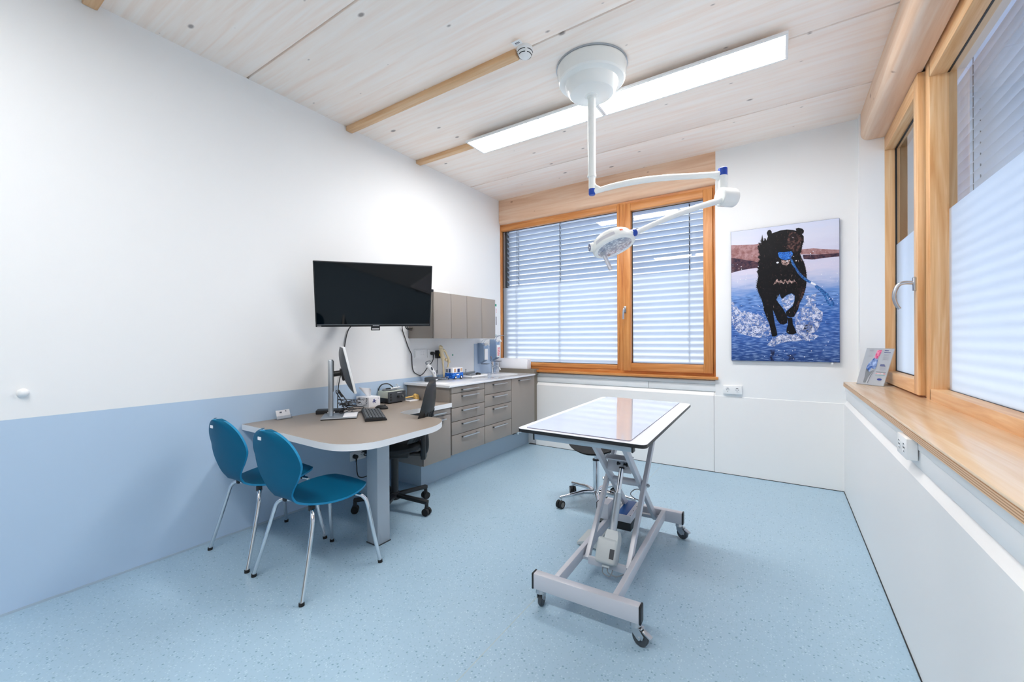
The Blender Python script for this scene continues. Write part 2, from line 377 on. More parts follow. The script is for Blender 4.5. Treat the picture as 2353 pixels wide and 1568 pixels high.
def build_room():
    struct('floor', MB().box(-.1, 4.0, FRONT-.1, 4.9, -.12, 0), M['floor'])
    # ceiling slabs with dark seams between them
    mb = MB(); ys = [FRONT-.1, -.23, .605, 1.441, 2.272, 3.097, 3.943, 4.75]
    for a, b in zip(ys, ys[1:]): mb.box(-.1, 3.98, a+.006, b-.006, H, H+.12, .004)
    struct('ceiling', mb, M['ceil'])
    struct('trim_1', MB().box(-.1, 3.98, FRONT-.1, 4.75, H+.03, H+.10), M['groove'])
    struct('wall_left', MB().box(-.12, 0, FRONT-.12, 4.565, 0, H), M['wall_two'])
    # back wall: under the window, beside it and a pier in the far corner
    mb = MB().box(-.12, 2.612, D+.035, D+.16, 0, .925).box(2.605, 3.90, D, D+.16, 0, H).box(2.60, 2.66, D+.001, D+.16, 0, .93)
    mb.box(3.697, 3.87, 4.455, D+.01, .9, H)
    mb.box(-.12, 2.61, D+.03, D+.30, 2.93, H).box(-.12, -.03, 4.56, 4.9, 0, H)
    struct('wall_back', mb, M['wall'])
    # right wall: parapet below the sill, solid wall in front of the window
    mb = MB().box(W+.025, 4.1, FRONT-.12, D+.1, 0, .92).box(W+.10, 4.1, FRONT-.12, .10, .9, H).box(3.84, 4.1, 4.50, D+.2, .9, H).box(3.84, 4.1, 0, 4.6, 2.97, H)
    struct('wall_right', mb, M['wall'])
    struct('wall_front', MB().box(-.12, 4.1, FRONT-.12, FRONT, 0, H), M['wall_dark'])
    # white cladding panels with a chamfered top edge
    pr = [(0, .004), (.0, .757), (.006, .765), (.024, .792), (.03, .793), (.03, .004)]
    for nm, xs in (('trim_2', [(.555, 2.586), (2.589, W+.002)]),):
        mb = MB()
        for a, b in xs: mb.prism([(x, z) for x, z in pr], a, b, (0, D-.003, 0), (0, 1, 0), (0, 0, 1))
        struct(nm, mb, M['panel'])
    mb = MB()
    mb.prism([(x, z) for x, z in pr], 0, D-.003-FRONT, (W, D-.003, 0), (1, 0, 0), (0, 0, 1))
    struct('trim_3', mb, M['panel'])
    struct('baseboard_back', MB().box(.45, W, D-.006, D+.03, 0, .0045), M['gasket'])
    struct('baseboard_right', MB().box(W-.004, W+.03, FRONT, D, 0, .0045), M['gasket'])
    # cable trunking above the panels
    mb = MB().box(.56, 1.945, D+.012, D+.036, .796, .868, .003).box(1.948, W+.02, D+.012, D+.036, .796, .868, .003)
    mb.box(.56, W+.02, D+.008, D+.036, .870, .905, .003)
    struct('trim_4', mb, M['trim'])
    struct('trim_5', MB().box(W+.013, W+.03, FRONT, D+.01, .796, .868, .003).box(W+.009, W+.03, FRONT, D+.01, .870, .918, .003), M['trim'])
    # thin pale cove strip where the left wall meets the floor
    struct('baseboard_left', MB().box(0, .004, FRONT, 2.66, 0, .012), M['plinth'])
    # timber: lintel over the back window, round-edged beam over the right window
    def nose(w, h, r, n=8):      # section with one rounded lower corner, (0,0) lower outer corner
        p = [(w, 0), (w, h), (0, h)]
        for k in range(n+1):
            a = PI + PI/2*k/n; p.append((r + r*math.cos(a), r + r*math.sin(a)))
        return p
    mb = MB(); p = nose(.09, H-2.855, .045)
    mb.prism(p, 0, 2.606, (0.002, D-.004, 2.855), (0, 1, 0), (0, 0, 1)); struct('trim_6', mb, M['beam_x'])
    mb = MB(); p = nose(.17, H-2.948, .055)
    mb.prism(p, 0, 4.455-FRONT, (3.705, 4.4545, 2.948), (1, 0, 0), (0, 0, 1)); struct('trim_7', mb, M['beam_y'])
    # cable battens under three of the seams
    i = 8
    for x1, y, h in ((3.7, .645, .035), (1.735, 2.258, .04), (.84, 3.078, .035)):
        mb = MB().box(.001, x1, y-.032, y+.032, H-h, H+.004, .008)
        struct('trim_%d' % i, mb, M['batten']); i += 1

def frame_rect(mb, x0, x1, z0, z1, y0, y1, w, mi_h=0, mi_v=1, pl='XZ', top=None, bot=None, bev=.004):
    """four rails; pl XZ: x along wall, depth y; pl YZ: x0..x1 are y, depth is x"""
    t = top or w; b = bot or w
    def bx(a0, a1, c0, c1, mi):
        if pl == 'XZ': mb.box(a0, a1, y0, y1, c0, c1, bev, mi)
        else: mb.box(y0, y1, a0, a1, c0, c1, bev, mi)
    bx(x0, x0+w, z0, z1, mi_v); bx(x1-w, x1, z0, z1, mi_v)
    bx(x0+w, x1-w, z1-t, z1, mi_h); bx(x0+w, x1-w, z0, z0+b, mi_h)

def pane(par, pl, a0, a1, z0, zf, z1, d):
    """frosted below zf, clear above; d is the depth coordinate"""
    def bx(a, b, c, e, o, t):
        m = MB()
        if pl == 'XZ': m.add([(a, d+o, c), (b, d+o, c), (b, d+o, e), (a, d+o, e)], [[0, 1, 2, 3]])
        else: m.add([(d+o, a, c), (d+o, b, c), (d+o, b, e), (d+o, a, e)], [[3, 2, 1, 0]])
        return m
    bx(a0, a1, zf, z1, 0, 0).build('glass_pane', M['glass'], par, smooth=False)
    bx(a0, a1, z0, zf, 0, 0).build('frosted_pane', M['frost'], par, smooth=False)
    m = MB(); g = .008
    frame_rect(m, a0-.002, a1+.002, z0-.002, z1+.002, d-.006, d+.004, g, 0, 0, pl, bev=0)
    m.build('gasket', M['gasket'], par)

def build_windows():
    # ---- window 1, back wall: fixed light left, opening sash right
    w = thing('window_1', 'wide two-part larch window in the back wall with closed grey blind', 'window', (1.3, 4.6, .94), kind='structure')
    mats = [M['larch_x'], M['larch_z']]
    mb = MB(); frame_rect(mb, -.028, 2.609, .945, 2.905, 4.575, 4.66, .03, 0, 1, top=.075, bot=.045)
    mb.box(1.60, 1.70, 4.574, 4.66, .97, 2.85, .004, 1)
    # glazing bead of the fixed light
    frame_rect(mb, -.018, 1.625, .985, 2.83, 4.568, 4.62, .028, 0, 1, top=.06, bot=.05)
    mb.build('frame', mats, w)
    s = MB(); frame_rect(s, 1.672, 2.578, .975, 2.825, 4.548, 4.62, .085, 0, 1, top=.085, bot=.085)
    s = s.build('sash', mats, w)
    pane(w, 'XZ', .010, 1.600, 1.035, 2.02, 2.772, 4.62)
    pane(s, 'XZ', 1.757, 2.495, 1.058, 2.03, 2.742, 4.612)
    h = MB().obox((1.695, 4.541, 1.655), (.014, 0, 0), (0, .007, 0), (0, 0, .035), .004)
    h.tube([(1.695, 4.536, 1.665), (1.695, 4.512, 1.665), (1.693, 4.503, 1.65), (1.690, 4.497, 1.60), (1.688, 4.503, 1.545)], .0095, 10, sm=4)
    h.build('handle', M['steel'], s)
    struct('trim_11', MB().box(.50, 2.628, D-.035, 4.60, .918, .946, .005), [M['larch_x']])
    # ---- window 2, right wall
    w = thing('window_2', 'long larch window in the right wall, narrow opening sash beside large fixed pane', 'window', (3.9, 2.3, .95), kind='structure')
    mats = [M['pine_y'], M['pine_z']]
    mb = MB()
    mb.box(3.885, 4.0, .10, .17, .95, 2.97, .003, 1).box(3.885, 4.0, 3.385, 3.47, .95, 2.97, .003, 1)
    mb.box(3.885, 4.0, .17, 3.40, 2.855, 2.99, .003, 0).box(3.885, 4.0, .17, 3.40, .945, 1.02, .003, 0)
    mb.box(3.90, 4.0, 3.45, 4.53, 2.93, 2.99, .003, 0).box(3.90, 4.0, 3.45, 4.53, .945, .985, .003, 0).box(3.885, 4.0, 4.50, 4.535, .945, 2.99, .003, 1)
    mb.build('frame', mats, w)
    s = MB().box(3.853, 3.945, 3.49, 3.58, .968, 2.945, .004, 1).box(3.853, 3.945, 4.452, 4.502, .968, 2.945, .004, 1)
    s.box(3.853, 3.945, 3.58, 4.452, .968, 1.058, .004, 0).box(3.853, 3.945, 3.58, 4.452, 2.835, 2.945, .004, 0)
    s = s.build('sash', mats, w)
    MB().box(3.89, 3.94, 3.462, 3.492, .955, 2.95).build('seal', M['gasket'], w)
    pane(w, 'YZ', .17, 3.392, 1.015, 2.065, 2.86, 3.965)
    pane(s, 'YZ', 3.58, 4.452, 1.058, 2.065, 2.835, 3.922)
    h = MB().box(3.838, 3.854, 3.520, 3.550, 1.615, 1.70, .004)
    h.tube([(3.845, 3.535, 1.665), (3.80, 3.535, 1.668), (3.772, 3.535, 1.655), (3.757, 3.535, 1.62), (3.752, 3.535, 1.58), (3.762, 3.535, 1.535), (3.778, 3.535, 1.505)], [.012, .012, .012, .012, .011, .011, .010], 12, sm=4)
    h.build('handle', M['steel'], s)
    # deep ply sill
    mb = MB().box(3.588, 3.905, FRONT+.1, 4.452, .944, .955, .002, 0).box(3.587, 3.905, FRONT+.1, 4.453, .918, .944, 0, 1)
    struct('trim_12', mb, [M['sill_top'], M['ply_edge']])

def blind(name, label, pl, a0, a1, z0, z1, d, cords, pitch=.0655, tilt=31, wd=.08, rails=True, sgn=1):
    t = thing(name, label, 'blind', ((a0+a1)/2, d, z0) if pl == 'XZ' else (d, (a0+a1)/2, z0))
    mb = MB(); n = int((z1-z0)/pitch)
    th = math.radians(tilt)
    for i in range(n):
        zc = z1 - .04 - i*pitch
        pts = []
        for k in range(5):
            u = (k/4-.5)*wd; crown = .006*(1-(k/2-1)**2)
            # inner edge high, outer edge low
            dd = -u*math.cos(th)*1.0 - crown*math.sin(th)*.0; zz = u*math.sin(th) + crown*math.cos(th)
            pts.append((dd, zz))
        vs = []
        for off in (0.0, -.0007):
            for dd, zz in pts:
                for a in (a0, a1):
                    vs.append((a, d+sgn*dd, zc+zz+off) if pl == 'XZ' else (d+sgn*dd, a, zc+zz+off))
        f = []
        for k in range(4): f.append([2*k, 2*k+1, 2*k+3, 2*k+2]); f.append([10+2*k, 12+2*k, 13+2*k, 11+2*k])
        mb.add(vs, f)
    mb.build('slats', M['slat'], t)
    for a in cords:
        c = MB()
        for q in (-.03, .03):
            c.cyl((a, d+q, z0), (a, d+q, z1), .0022, n=6) if pl == 'XZ' else c.cyl((d+q, a, z0), (d+q, a, z1), .0022, n=6)
        c.box(a-.003, a+.003, d-.002, d+.002, z0, z1) if pl == 'XZ' else c.box(d-.002, d+.002, a-.003, a+.003, z0, z1)
        c.build('ladder_cord', M['cordgrey'], t)
    for a in (a0-.012, a1+.012):
        r = MB(); r.box(a-.012, a+.012, d-.03, d+.03, z0, z1) if pl == 'XZ' else r.box(d-.03, d+.03, a-.012, a+.012, z0, z1)
        r.build('guide_rail', M['dkgrey'], t)
    return t

def build_blinds():
    blind('venetian_blind', 'grey outdoor slatted blind lowered behind the back window', 'XZ', .0, 2.60, .93, 2.93, 4.76, (.16, .80, 2.33))
    blind('venetian_blind', 'grey outdoor slatted blind lowered behind the right-hand window wall', 'YZ', .05, 5.1, .93, 3.12, 4.155, (3.62, 4.3, 2.6, 1.3, .4))

def build_ceiling_things():
    # two suspended panel luminaires end to end
    p = thing('panel_light', 'flat ceiling panel light, the half nearer the left wall', 'light', (1.40, 3.075, 3.118), group='panel lights over the examination table')
    def panel(x0, x1, par):
        y0, y1, z = 2.937, 3.211, 3.118
        m = MB(); frame_rect(m, x0, x1, 0, 1, 0, 1, .01)
        m = MB(); w = .016
        m.box(x0, x1, y0, y0+w, z, z+.016, .002).box(x0, x1, y1-w, y1, z, z+.016, .002).box(x0, x0+w, y0+w, y1-w, z, z+.016, .002).box(x1-w, x1, y0+w, y1-w, z, z+.016, .002)
        m.box(x0, x1, y0, y1, z+.012, z+.018)
        m.build('frame', M['white'], par)
        MB().box(x0+w, x1-w, y0+w, y1-w, z+.002, z+.012).build('diffuser', M['led'], par)
        for x in (x0+.2, x1-.2): MB().cyl((x, 3.075, z+.016), (x, 3.075, H+.001), .006, n=8).build('hanger', M['white'], par)
        MB().box((x0+x1)/2-.12, (x0+x1)/2+.12, 3.03, 3.12, z+.018, H, .004).build('driver_box', M['white'], par)
    panel(.748, 1.968, p)
    q = dup(p, (1.40+1.224, 3.075, 3.118), 'flat ceiling panel light, the half nearer the right window wall', group='panel lights over the examination table')
    # second row, behind the camera, mirrored in the back window
    dup(p, (1.40, -.30, 3.118), 'flat ceiling panel light near the room entrance, half by the left wall', group='panel lights near the entrance')
    dup(p, (1.40+1.224, -.30, 3.118), 'flat ceiling panel light near the room entrance, half by the right wall', group='panel lights near the entrance')
    # smoke detector
    c = (1.790, 2.262)
    t = thing('smoke_detector', 'round white smoke detector on the ceiling seam', 'smoke detector', (c[0], c[1], H))
    b = MB().lathe([(.05, 0), (.052, -.006), (.052, -.018), (.048, -.022), (.047, -.034), (.040, -.046), (.030, -.056), (.016, -.066), (.006, -.069), (0.0005, -.069)], (c[0], c[1], H), n=36)
    b.build('housing', M['white'], t)
    s = MB()
    for r, z in ((.0476, -.029), (.0405, -.0455)):
        for k in range(4):
            a0 = k*PI/2 + .75; pts = [(c[0]+r*math.cos(a0+.12+j*1.05/6*1.2), c[1]+r*math.sin(a0+.12+j*1.05/6*1.2), H+z) for j in range(7)]
            s.tube(pts, .0026, 6)
    s.build('vent_slot', M['black'], t)
    l = MB().box(1.757, 1.815, 2.155, 2.195, H-.018, H-.015).build('label_plate', M['white'], t)
    m = MB()
    for k, x in enumerate((1.775, 1.783, 1.791, 1.799)): m.box(x, x+.004, 2.167, 2.18, H-.0195, H-.0178)
    m.build('lettering', M['ink'], l)
# ================================================================ chairs, desk, cabinets
def build_chairs():
    t = thing('chair', 'petrol blue shell chair on chrome legs, farther from the left wall', 'chair', (.904, 1.395, 0), group='blue visitor chairs at the desk')
    # shell: centre line profile (y, z, half width), from back top to seat front
    pr = [(-.318, .860, .030), (-.313, .850, .085), (-.303, .825, .145), (-.290, .785, .196), (-.276, .730, .228), (-.263, .672, .226), (-.251, .612, .196), (-.240, .560, .152),
          (-.224, .512, .116), (-.196, .474, .104), (-.155, .453, .122), (-.105, .446, .163), (-.045, .445, .200), (.02, .448, .219), (.08, .453, .220), (.135, .459, .205), (.18, .463, .180), (.212, .463, .150), (.226, .458, .118)]
    pts = spline([V((p[2], p[0], p[1])) for p in pr], 4)
    n = len(pts); nu = 14; th = .011
    nor = []
    for i in range(n):
        d = pts[min(i+1, n-1)] - pts[max(i-1, 0)]; nor.append(V((0, -d.z, d.y)).normalized()*-1)
    def P(i, j, off):
        p = pts[i]; u = -1 + 2*j/nu; w = p.x
        back = max(0, min(1, (p.z-.48)/.2))
        cup = (.030*back + .012*(1-back))*(u*u)
        return V((u*w, p.y, p.z)) - nor[i]*(off*th) - nor[i]*(-cup if False else 0) + (V((0, cup, 0))*back if back else V((0, 0, -cup*.4)))
    mb = MB(); vs = []; fs = []
    for s in (0, 1):
        for i in range(n):
            for j in range(nu+1): vs.append(P(i, j, s))
    k = nu+1; o = n*k
    for i in range(n-1):
        for j in range(nu):
            a = i*k+j
            fs.append([a, a+1, a+k+1, a+k]); fs.append([o+a, o+a+k, o+a+k+1, o+a+1])
    mb.add(vs, fs, 0)
    rim = [(0, j) for j in range(k)] + [(i, nu) for i in range(1, n)] + [(n-1, j) for j in range(nu-1, -1, -1)] + [(i, 0) for i in range(n-2, 0, -1)]
    ids = [i*k+j for i, j in rim]; L = len(ids)
    mb.add(vs, [[ids[q], ids[(q+1) % L], o+ids[(q+1) % L], o+ids[q]] for q in range(L)], 1)
    sh = mb.build('seat_shell', [M['teal'], M['teal_edge']], t, local=True, angle=50)
    MB().box(-.022, .008, -.3195, -.3165, .812, .828).build('sticker', M['paper'], sh, local=True)
    m = MB().box(-.06, .06, -.10, .12, .418, .437, .006)
    for sx in (-1, 1):
        for y in (-.12, .15): m.box(sx*.128-.014, sx*.128+.014, y-.014, y+.014, .408, .440, .005)
    m.build('under_frame', M['black'], t, local=True)
    for sx in (-1, 1):
        for sy, yt in ((-1, -.12), (1, .15)):
            l = MB().tube([(sx*.03, yt*.35, .412), (sx*.09, yt*.8, .416), (sx*.150, yt*1.06, .414), (sx*.176, yt*1.2, .392), (sx*.190, yt*1.28, .35), (sx*.214, (yt*1.28+sy*.238)/2, .18), (sx*.238, sy*.241, .012)], .0108, 12, sm=5)
            l = l.build('leg', M['chrome'], t, local=True, angle=60)
            MB().cyl((sx*.2375, sy*.2408, .016), (sx*.239, sy*.2415, 0), .0135, n=14).build('foot_cap', M['rubber'], l, local=True)
    dup(t, (.350, 1.394, 0), 'petrol blue shell chair on chrome legs, close to the left wall', group='blue visitor chairs at the desk')

def desk_outline():
    base = [(.003, 1.389), (.55, 1.388), (.93, 1.378)]
    c = [V((.93, 1.378, 0)), V((1.05, 1.392, 0)), V((1.145, 1.446, 0)), V((1.205, 1.535, 0)), V((1.216, 1.66, 0)), V((1.208, 1.83, 0)), V((1.204, 1.99, 0)), V((1.182, 2.09, 0)), V((1.125, 2.195, 0)), V((1.06, 2.255, 0)), V((.985, 2.278, 0)), V((.85, 2.268, 0)), V((.70, 2.262, 0)), V((.62, 2.275, 0)), V((.578, 2.31, 0)), V((.562, 2.38, 0)), V((.572, 2.50, 0)), V((.60, 2.62, 0)), V((.605, 2.75, 0)), V((.605, 2.895, 0))]
    return base[:2] + [(p.x, p.y) for p in spline(c, 4)] + [(.003, 2.895)]

def build_desk():
    t = thing('desk', 'taupe desk with rounded white-edged top on one square grey leg', 'desk', (.7, 1.9, 0))
    ol = desk_outline()
    MB().prism(ol, .706, .745, mi=0, mtop=1).build('desktop', [M['white_edge'], M['taupe_top']], t, angle=30)
    MB().box(.872, .977, 1.752, 1.852, .0, .708, .004).build('leg', M['leg_grey'], t)
    MB().box(.868, .981, 1.748, 1.856, 0, .006).build('foot_plate', M['dkgrey'], t)
    m = MB().box(.45, .70, 2.02, 2.16, .64, .706, .006)
    m.build('cable_tray', M['black'], t)

def handle(mb, y0, y1, z, x=.592):
    mb.box(x+.020, x+.032, y0, y1, z-.006, z+.006, .0015, 0)
    for y in (y0+.014, y1-.014): mb.box(x-.001, x+.026, y-.009, y+.009, z-.008, z+.004, .001, 1)

def cabinet(name, label, y0, y1, z0, z1, fronts, grp, hl=.247, hollow=False):
    """fronts: list of (kind, z low, z high); front plane x = .592"""
    t = thing(name, label, 'cabinet', (.3, (y0+y1)/2, z0), group=grp)
    mb = MB().box(.006, .570, y0, y1, z0, .74 if hollow else z1, .001)
    if hollow: mb.box(.006, .570, y0, y0+.018, .74, z1).box(.006, .570, y1-.018, y1, .74, z1).box(.552, .570, y0, y1, .74, z1)
    mb.build('carcass', M['taupe'], t)
    for kind, a, b in fronts:
        f = MB().box(.573, .592, y0+.0025, y1-.0025, a+.0025, b-.0025, .0012).build(kind, M['taupe'], t)
        m = MB(); yc = (y0+y1)/2; handle(m, yc-hl/2+.005, yc+hl/2+.005, b-.031)
        m.build('handle', [M['steel'], M['dkgrey']], f)
    return t

def build_cabinets():
    G = 'taupe base cabinets along the left wall'
    cabinet('base_cabinet', 'low taupe cabinet with one drawer over a door, under the desk end', 2.545, 2.893, .240, .702, [('door', .240, .643), ('drawer', .643, .702)], G, .16)
    cabinet('base_cabinet', 'taupe cabinet with five handled drawers, next to the desk', 2.905, 3.413, .252, .884, [('drawer', .252, .435), ('drawer', .435, .560), ('drawer', .560, .688), ('drawer', .688, .823), ('drawer', .823, .884)], G)
    cabinet('base_cabinet', 'taupe cabinet with four handled drawers, in the middle of the worktop', 3.417, 3.917, .252, .884, [('drawer', .252, .434), ('drawer', .434, .627), ('drawer', .627, .755), ('drawer', .755, .884)], G)
    cabinet('base_cabinet', 'taupe cabinet with one tall door under the sink', 3.921, 4.438, .252, .884, [('door', .252, .884)], G, hollow=True)
    struct('baseboard_cabinets', MB().box(.0, .425, 2.68, 4.57, 0, .25, .002), M['plinth'])
    tag(MB().box(.0, .570, 4.440, 4.572, .25, .956).box(.0, .585, 4.442, 4.572, .885, .957, .002).build('corner_ledge', M['ledge'], None, (.3, 4.5, .25)), 'raised brown ledge behind the sink at the window', 'ledge')
    # worktop with an oval basin let into it
    t = thing('worktop', 'glossy white worktop with oval sink over the taupe cabinets', 'worktop', (.3, 3.65, .885))
    mb = MB(); cx, cy, rx, ry = .335, 4.155, .15, .20
    o = 40; top = .905
    rim = [(cx+rx*math.cos(2*PI*k/o), cy+ry*math.sin(2*PI*k/o)) for k in range(o)]
    outer = []
    x0, x1, y0, y1 = .004, .606, 3.80, 4.4395
    for k in range(o):
        a = 2*PI*k/o; dx, dy = math.cos(a), math.sin(a)
        s = min(((x1-cx) if dx > 0 else (x0-cx))/dx if abs(dx) > 1e-6 else 9, ((y1-cy) if dy > 0 else (y0-cy))/dy if abs(dy) > 1e-6 else 9)
        outer.append((cx+dx*s, cy+dy*s))
    mb.add([(a, b, top) for a, b in rim] + [(a, b, top) for a, b in outer], [[k, o+k, o+(k+1) % o, (k+1) % o] for k in range(o)])
    for (qx, qy) in ((x0, y0), (x0, y1), (x1, y0), (x1, y1)):   # corner fillers
        best = min(range(o), key=lambda k: 0 if False else (math.atan2(qy-cy, qx-cx) - 2*PI*k/o) % (2*PI))
        nx = (best+1) % o
        mb.add([(outer[best][0], outer[best][1], top), (qx, qy, top), (outer[nx][0], outer[nx][1], top)], [[0, 1, 2]])
    mb.box(.004, .606, 2.866, 3.80, .886, top, .002)
    mb.box(x1-.02, x1, y0, y1, .886, top).box(x0, x1, y1-.004, y1, .886, top)
    mb.box(.004, .606, 2.862, 2.868, .884, top)
    mb.build('slab', M['counter'], t)
    MB().lathe([(.001, -.13), (.6, -.128), (.85, -.11), (.95, -.05), (1, 0)], (cx, cy, top), n=40, sx=rx, sy=ry).build('basin', M['white'], t)
    # tap
    t = thing('tap', 'tall chrome sink tap beneath the right dispenser', 'tap', (.13, 4.19, .905))
    mb = MB().cyl((.13, 4.19, .905), (.13, 4.19, 1.03), .015, n=16).cyl((.13, 4.19, .905), (.13, 4.19, .912), .024, n=20).cyl((.13, 4.19, 1.03), (.13, 4.19, 1.055), .017, n=16)
    mb.build('body', M['chrome'], t)
    MB().tube([(.13, 4.19, .985), (.18, 4.18, 1.0), (.235, 4.17, .995), (.262, 4.165, .972), (.27, 4.164, .955)], .010, 12, sm=4).build('spout', M['chrome'], t)
    MB().tube([(.13, 4.19, 1.055), (.125, 4.185, 1.085), (.12, 4.175, 1.12)], .006, 8, sm=3).build('lever', M['chrome'], t)
    # wall cabinets
    G = 'taupe wall cabinets above the worktop'
    labels = ['taupe handleless wall cabinet, partly behind the television', 'taupe handleless wall cabinet at the window end of the row']
    for i, (a, b) in enumerate(((2.930, 3.4295), (3.4305, 3.950))):
        t = thing('wall_cabinet', labels[i], 'cabinet', (.17, (a+b)/2, 1.343), group=G)
        MB().box(.004, .332, a, b, 1.343, 1.79, .001).build('carcass', M['taupe'], t)
        mid = (a+b)/2
        for y0, y1 in ((a, mid), (mid, b)):
            MB().box(.335, .352, y0+.0025, y1-.0025, 1.341, 1.791, .0015).build('door', M['taupe'], t)
    t = thing('light_strip', 'thin white strip with a dark end lying on the wall cabinet', 'strip', (.3, 3.02, 1.791))
    MB().box(.30, .335, 2.945, 3.17, 1.791, 1.812, .002).build('strip', M['white'], t)
    MB().box(.298, .337, 2.915, 2.945, 1.790, 1.814, .002).build('end_cap', M['black'], t)
    # knee switch under the sink cabinet
    t = thing('knee_lever', 'small chrome knee lever under the sink cabinet end', 'lever', (.50, 4.28, .252))
    MB().box(.42, .50, 4.10, 4.16, .205, .252, .004).build('housing', M['black'], t)
    MB().tube([(.47, 4.13, .235), (.52, 4.16, .225), (.56, 4.22, .225), (.60, 4.30, .235)], .007, 8, sm=4).cyl((.52, 4.16, .20), (.52, 4.16, .25), .012).build('lever', M['chrome'], t)

def build_office_chair():
    cx, cy = .61, 2.215
    t = thing('office_chair', 'black office chair with tall padded back in the desk notch', 'office chair', (cx, cy, 0))
    b = MB()
    for k in range(5):
        a = math.radians(10+72*k); d = V((math.cos(a), math.sin(a), 0))
        b.bar(V((cx, cy, .115)) + d*.02, V((cx, cy, .098)) + d*.305, .038, .028, bev=.006)
        b.cyl(V((cx, cy, .10)) + d*.295, V((cx, cy, .045)) + d*.295, .014, n=10)
    b.cyl((cx, cy, .085), (cx, cy, .14), .04, .034)
    b.build('base', M['black'], t)
    for k in range(5):
        a = math.radians(10+72*k); d = V((math.cos(a), math.sin(a), 0)); s = V((-d.y, d.x, 0)); p = V((cx, cy, .028)) + d*.295
        m = MB().cyl(p - s*.026, p - s*.006, .028, n=18).cyl(p + s*.006, p + s*.026, .028, n=18)
        m.obox(p + V((0, 0, .016)), d*.018, s*.006, V((0, 0, .016)), .004)
        m.build('caster', M['rubber'], t)
    MB().cyl((cx, cy, .13), (cx, cy, .42), .028, n=18).cyl((cx, cy, .40), (cx, cy, .45), .020, n=18).build('gas_column', M['black'], t)
    f = V((-.80, -.60, 0)); s = V((.60, -.80, 0)); up = V((0, 0, 1)); o = V((cx, cy, 0))
    MB().obox(o + up*.445, f*.12, s*.09, up*.025, .01).build('mechanism', M['black'], t)
    # padded seat
    mb = MB()
    def seat(u, v):
        pass
    prof = [(.001, .458), (.15, .462), (.205, .472), (.228, .492), (.226, .512), (.20, .528), (.12, .532), (.001, .530)]
    mb.lathe([(r, z) for r, z in prof], (0, 0, 0), n=40, sx=1.02, sy=1.0)
    mb.xf(Matrix.Translation(o + f*.02) @ Matrix((f, s, up)).transposed().to_4x4())
    mb.build('seat', M['blackfab'], t)
    # backrest: tall leaf, padded front, ribbed shell behind, thick at the lumbar and thin at the top
    def bk(u, v, sgn, off=0):
        h = u; w = (.115 + .115*math.sin(PI*min(1, .15+.60*h)))*(1 if h < .72 else max(.0, 1-((h-.72)/.28)**2.4)**.5)
        x = v*2-1; e = (1-abs(x)**2.6)
        lean = -.165 - .150*h - .025*math.sin(PI*h)
        th = (.058 if sgn > 0 else -.062)*(1-.72*h)*e*(math.sin(PI*min(max(h, .06), .97))**.35)
        return o + f*(lean + th + .040*x*x + off) + s*(x*w) + up*(.545 + .462*h)
    def back(sgn):
        g = MB(); g.grid(lambda u, v: bk(u, v, sgn), 28, 18); return g
    back(1).build('back_cushion', M['blackfab'], t, angle=60)
    sh = back(-1).build('back_shell', M['black'], t, angle=60)
    for q in (.12, .2, .28, .36, .44, .56, .64, .72, .80, .88):
        MB().tube([bk(h, q, -1, -.001) for h in (.02, .1, .2, .3, .4, .5)], .0042, 6).build('rib', M['black'], sh)
    m = MB().bar(o - f*.06 + up*.438, o - f*.20 + up*.430, .06, .022, bev=.006)
    m.tube([o - f*.19 + up*.43, o - f*.235 + up*.45, o - f*.245 + up*.52, o - f*.235 + up*.62], .022, 10, sm=4)
    m.obox(o - f*.225 + up*.49, f*.02, s*.045, up*.10, .012)
    m.build('back_bracket', M['black'], t)
    m = MB()
    m.cyl(o + f*.02 + s*.08 + up*.435, o + f*.02 + s*.20 + up*.43, .006, n=8).ell(o + f*.02 + s*.20 + up*.43, .014, .03, .010)
    m.build('adjust_lever', M['black'], t)

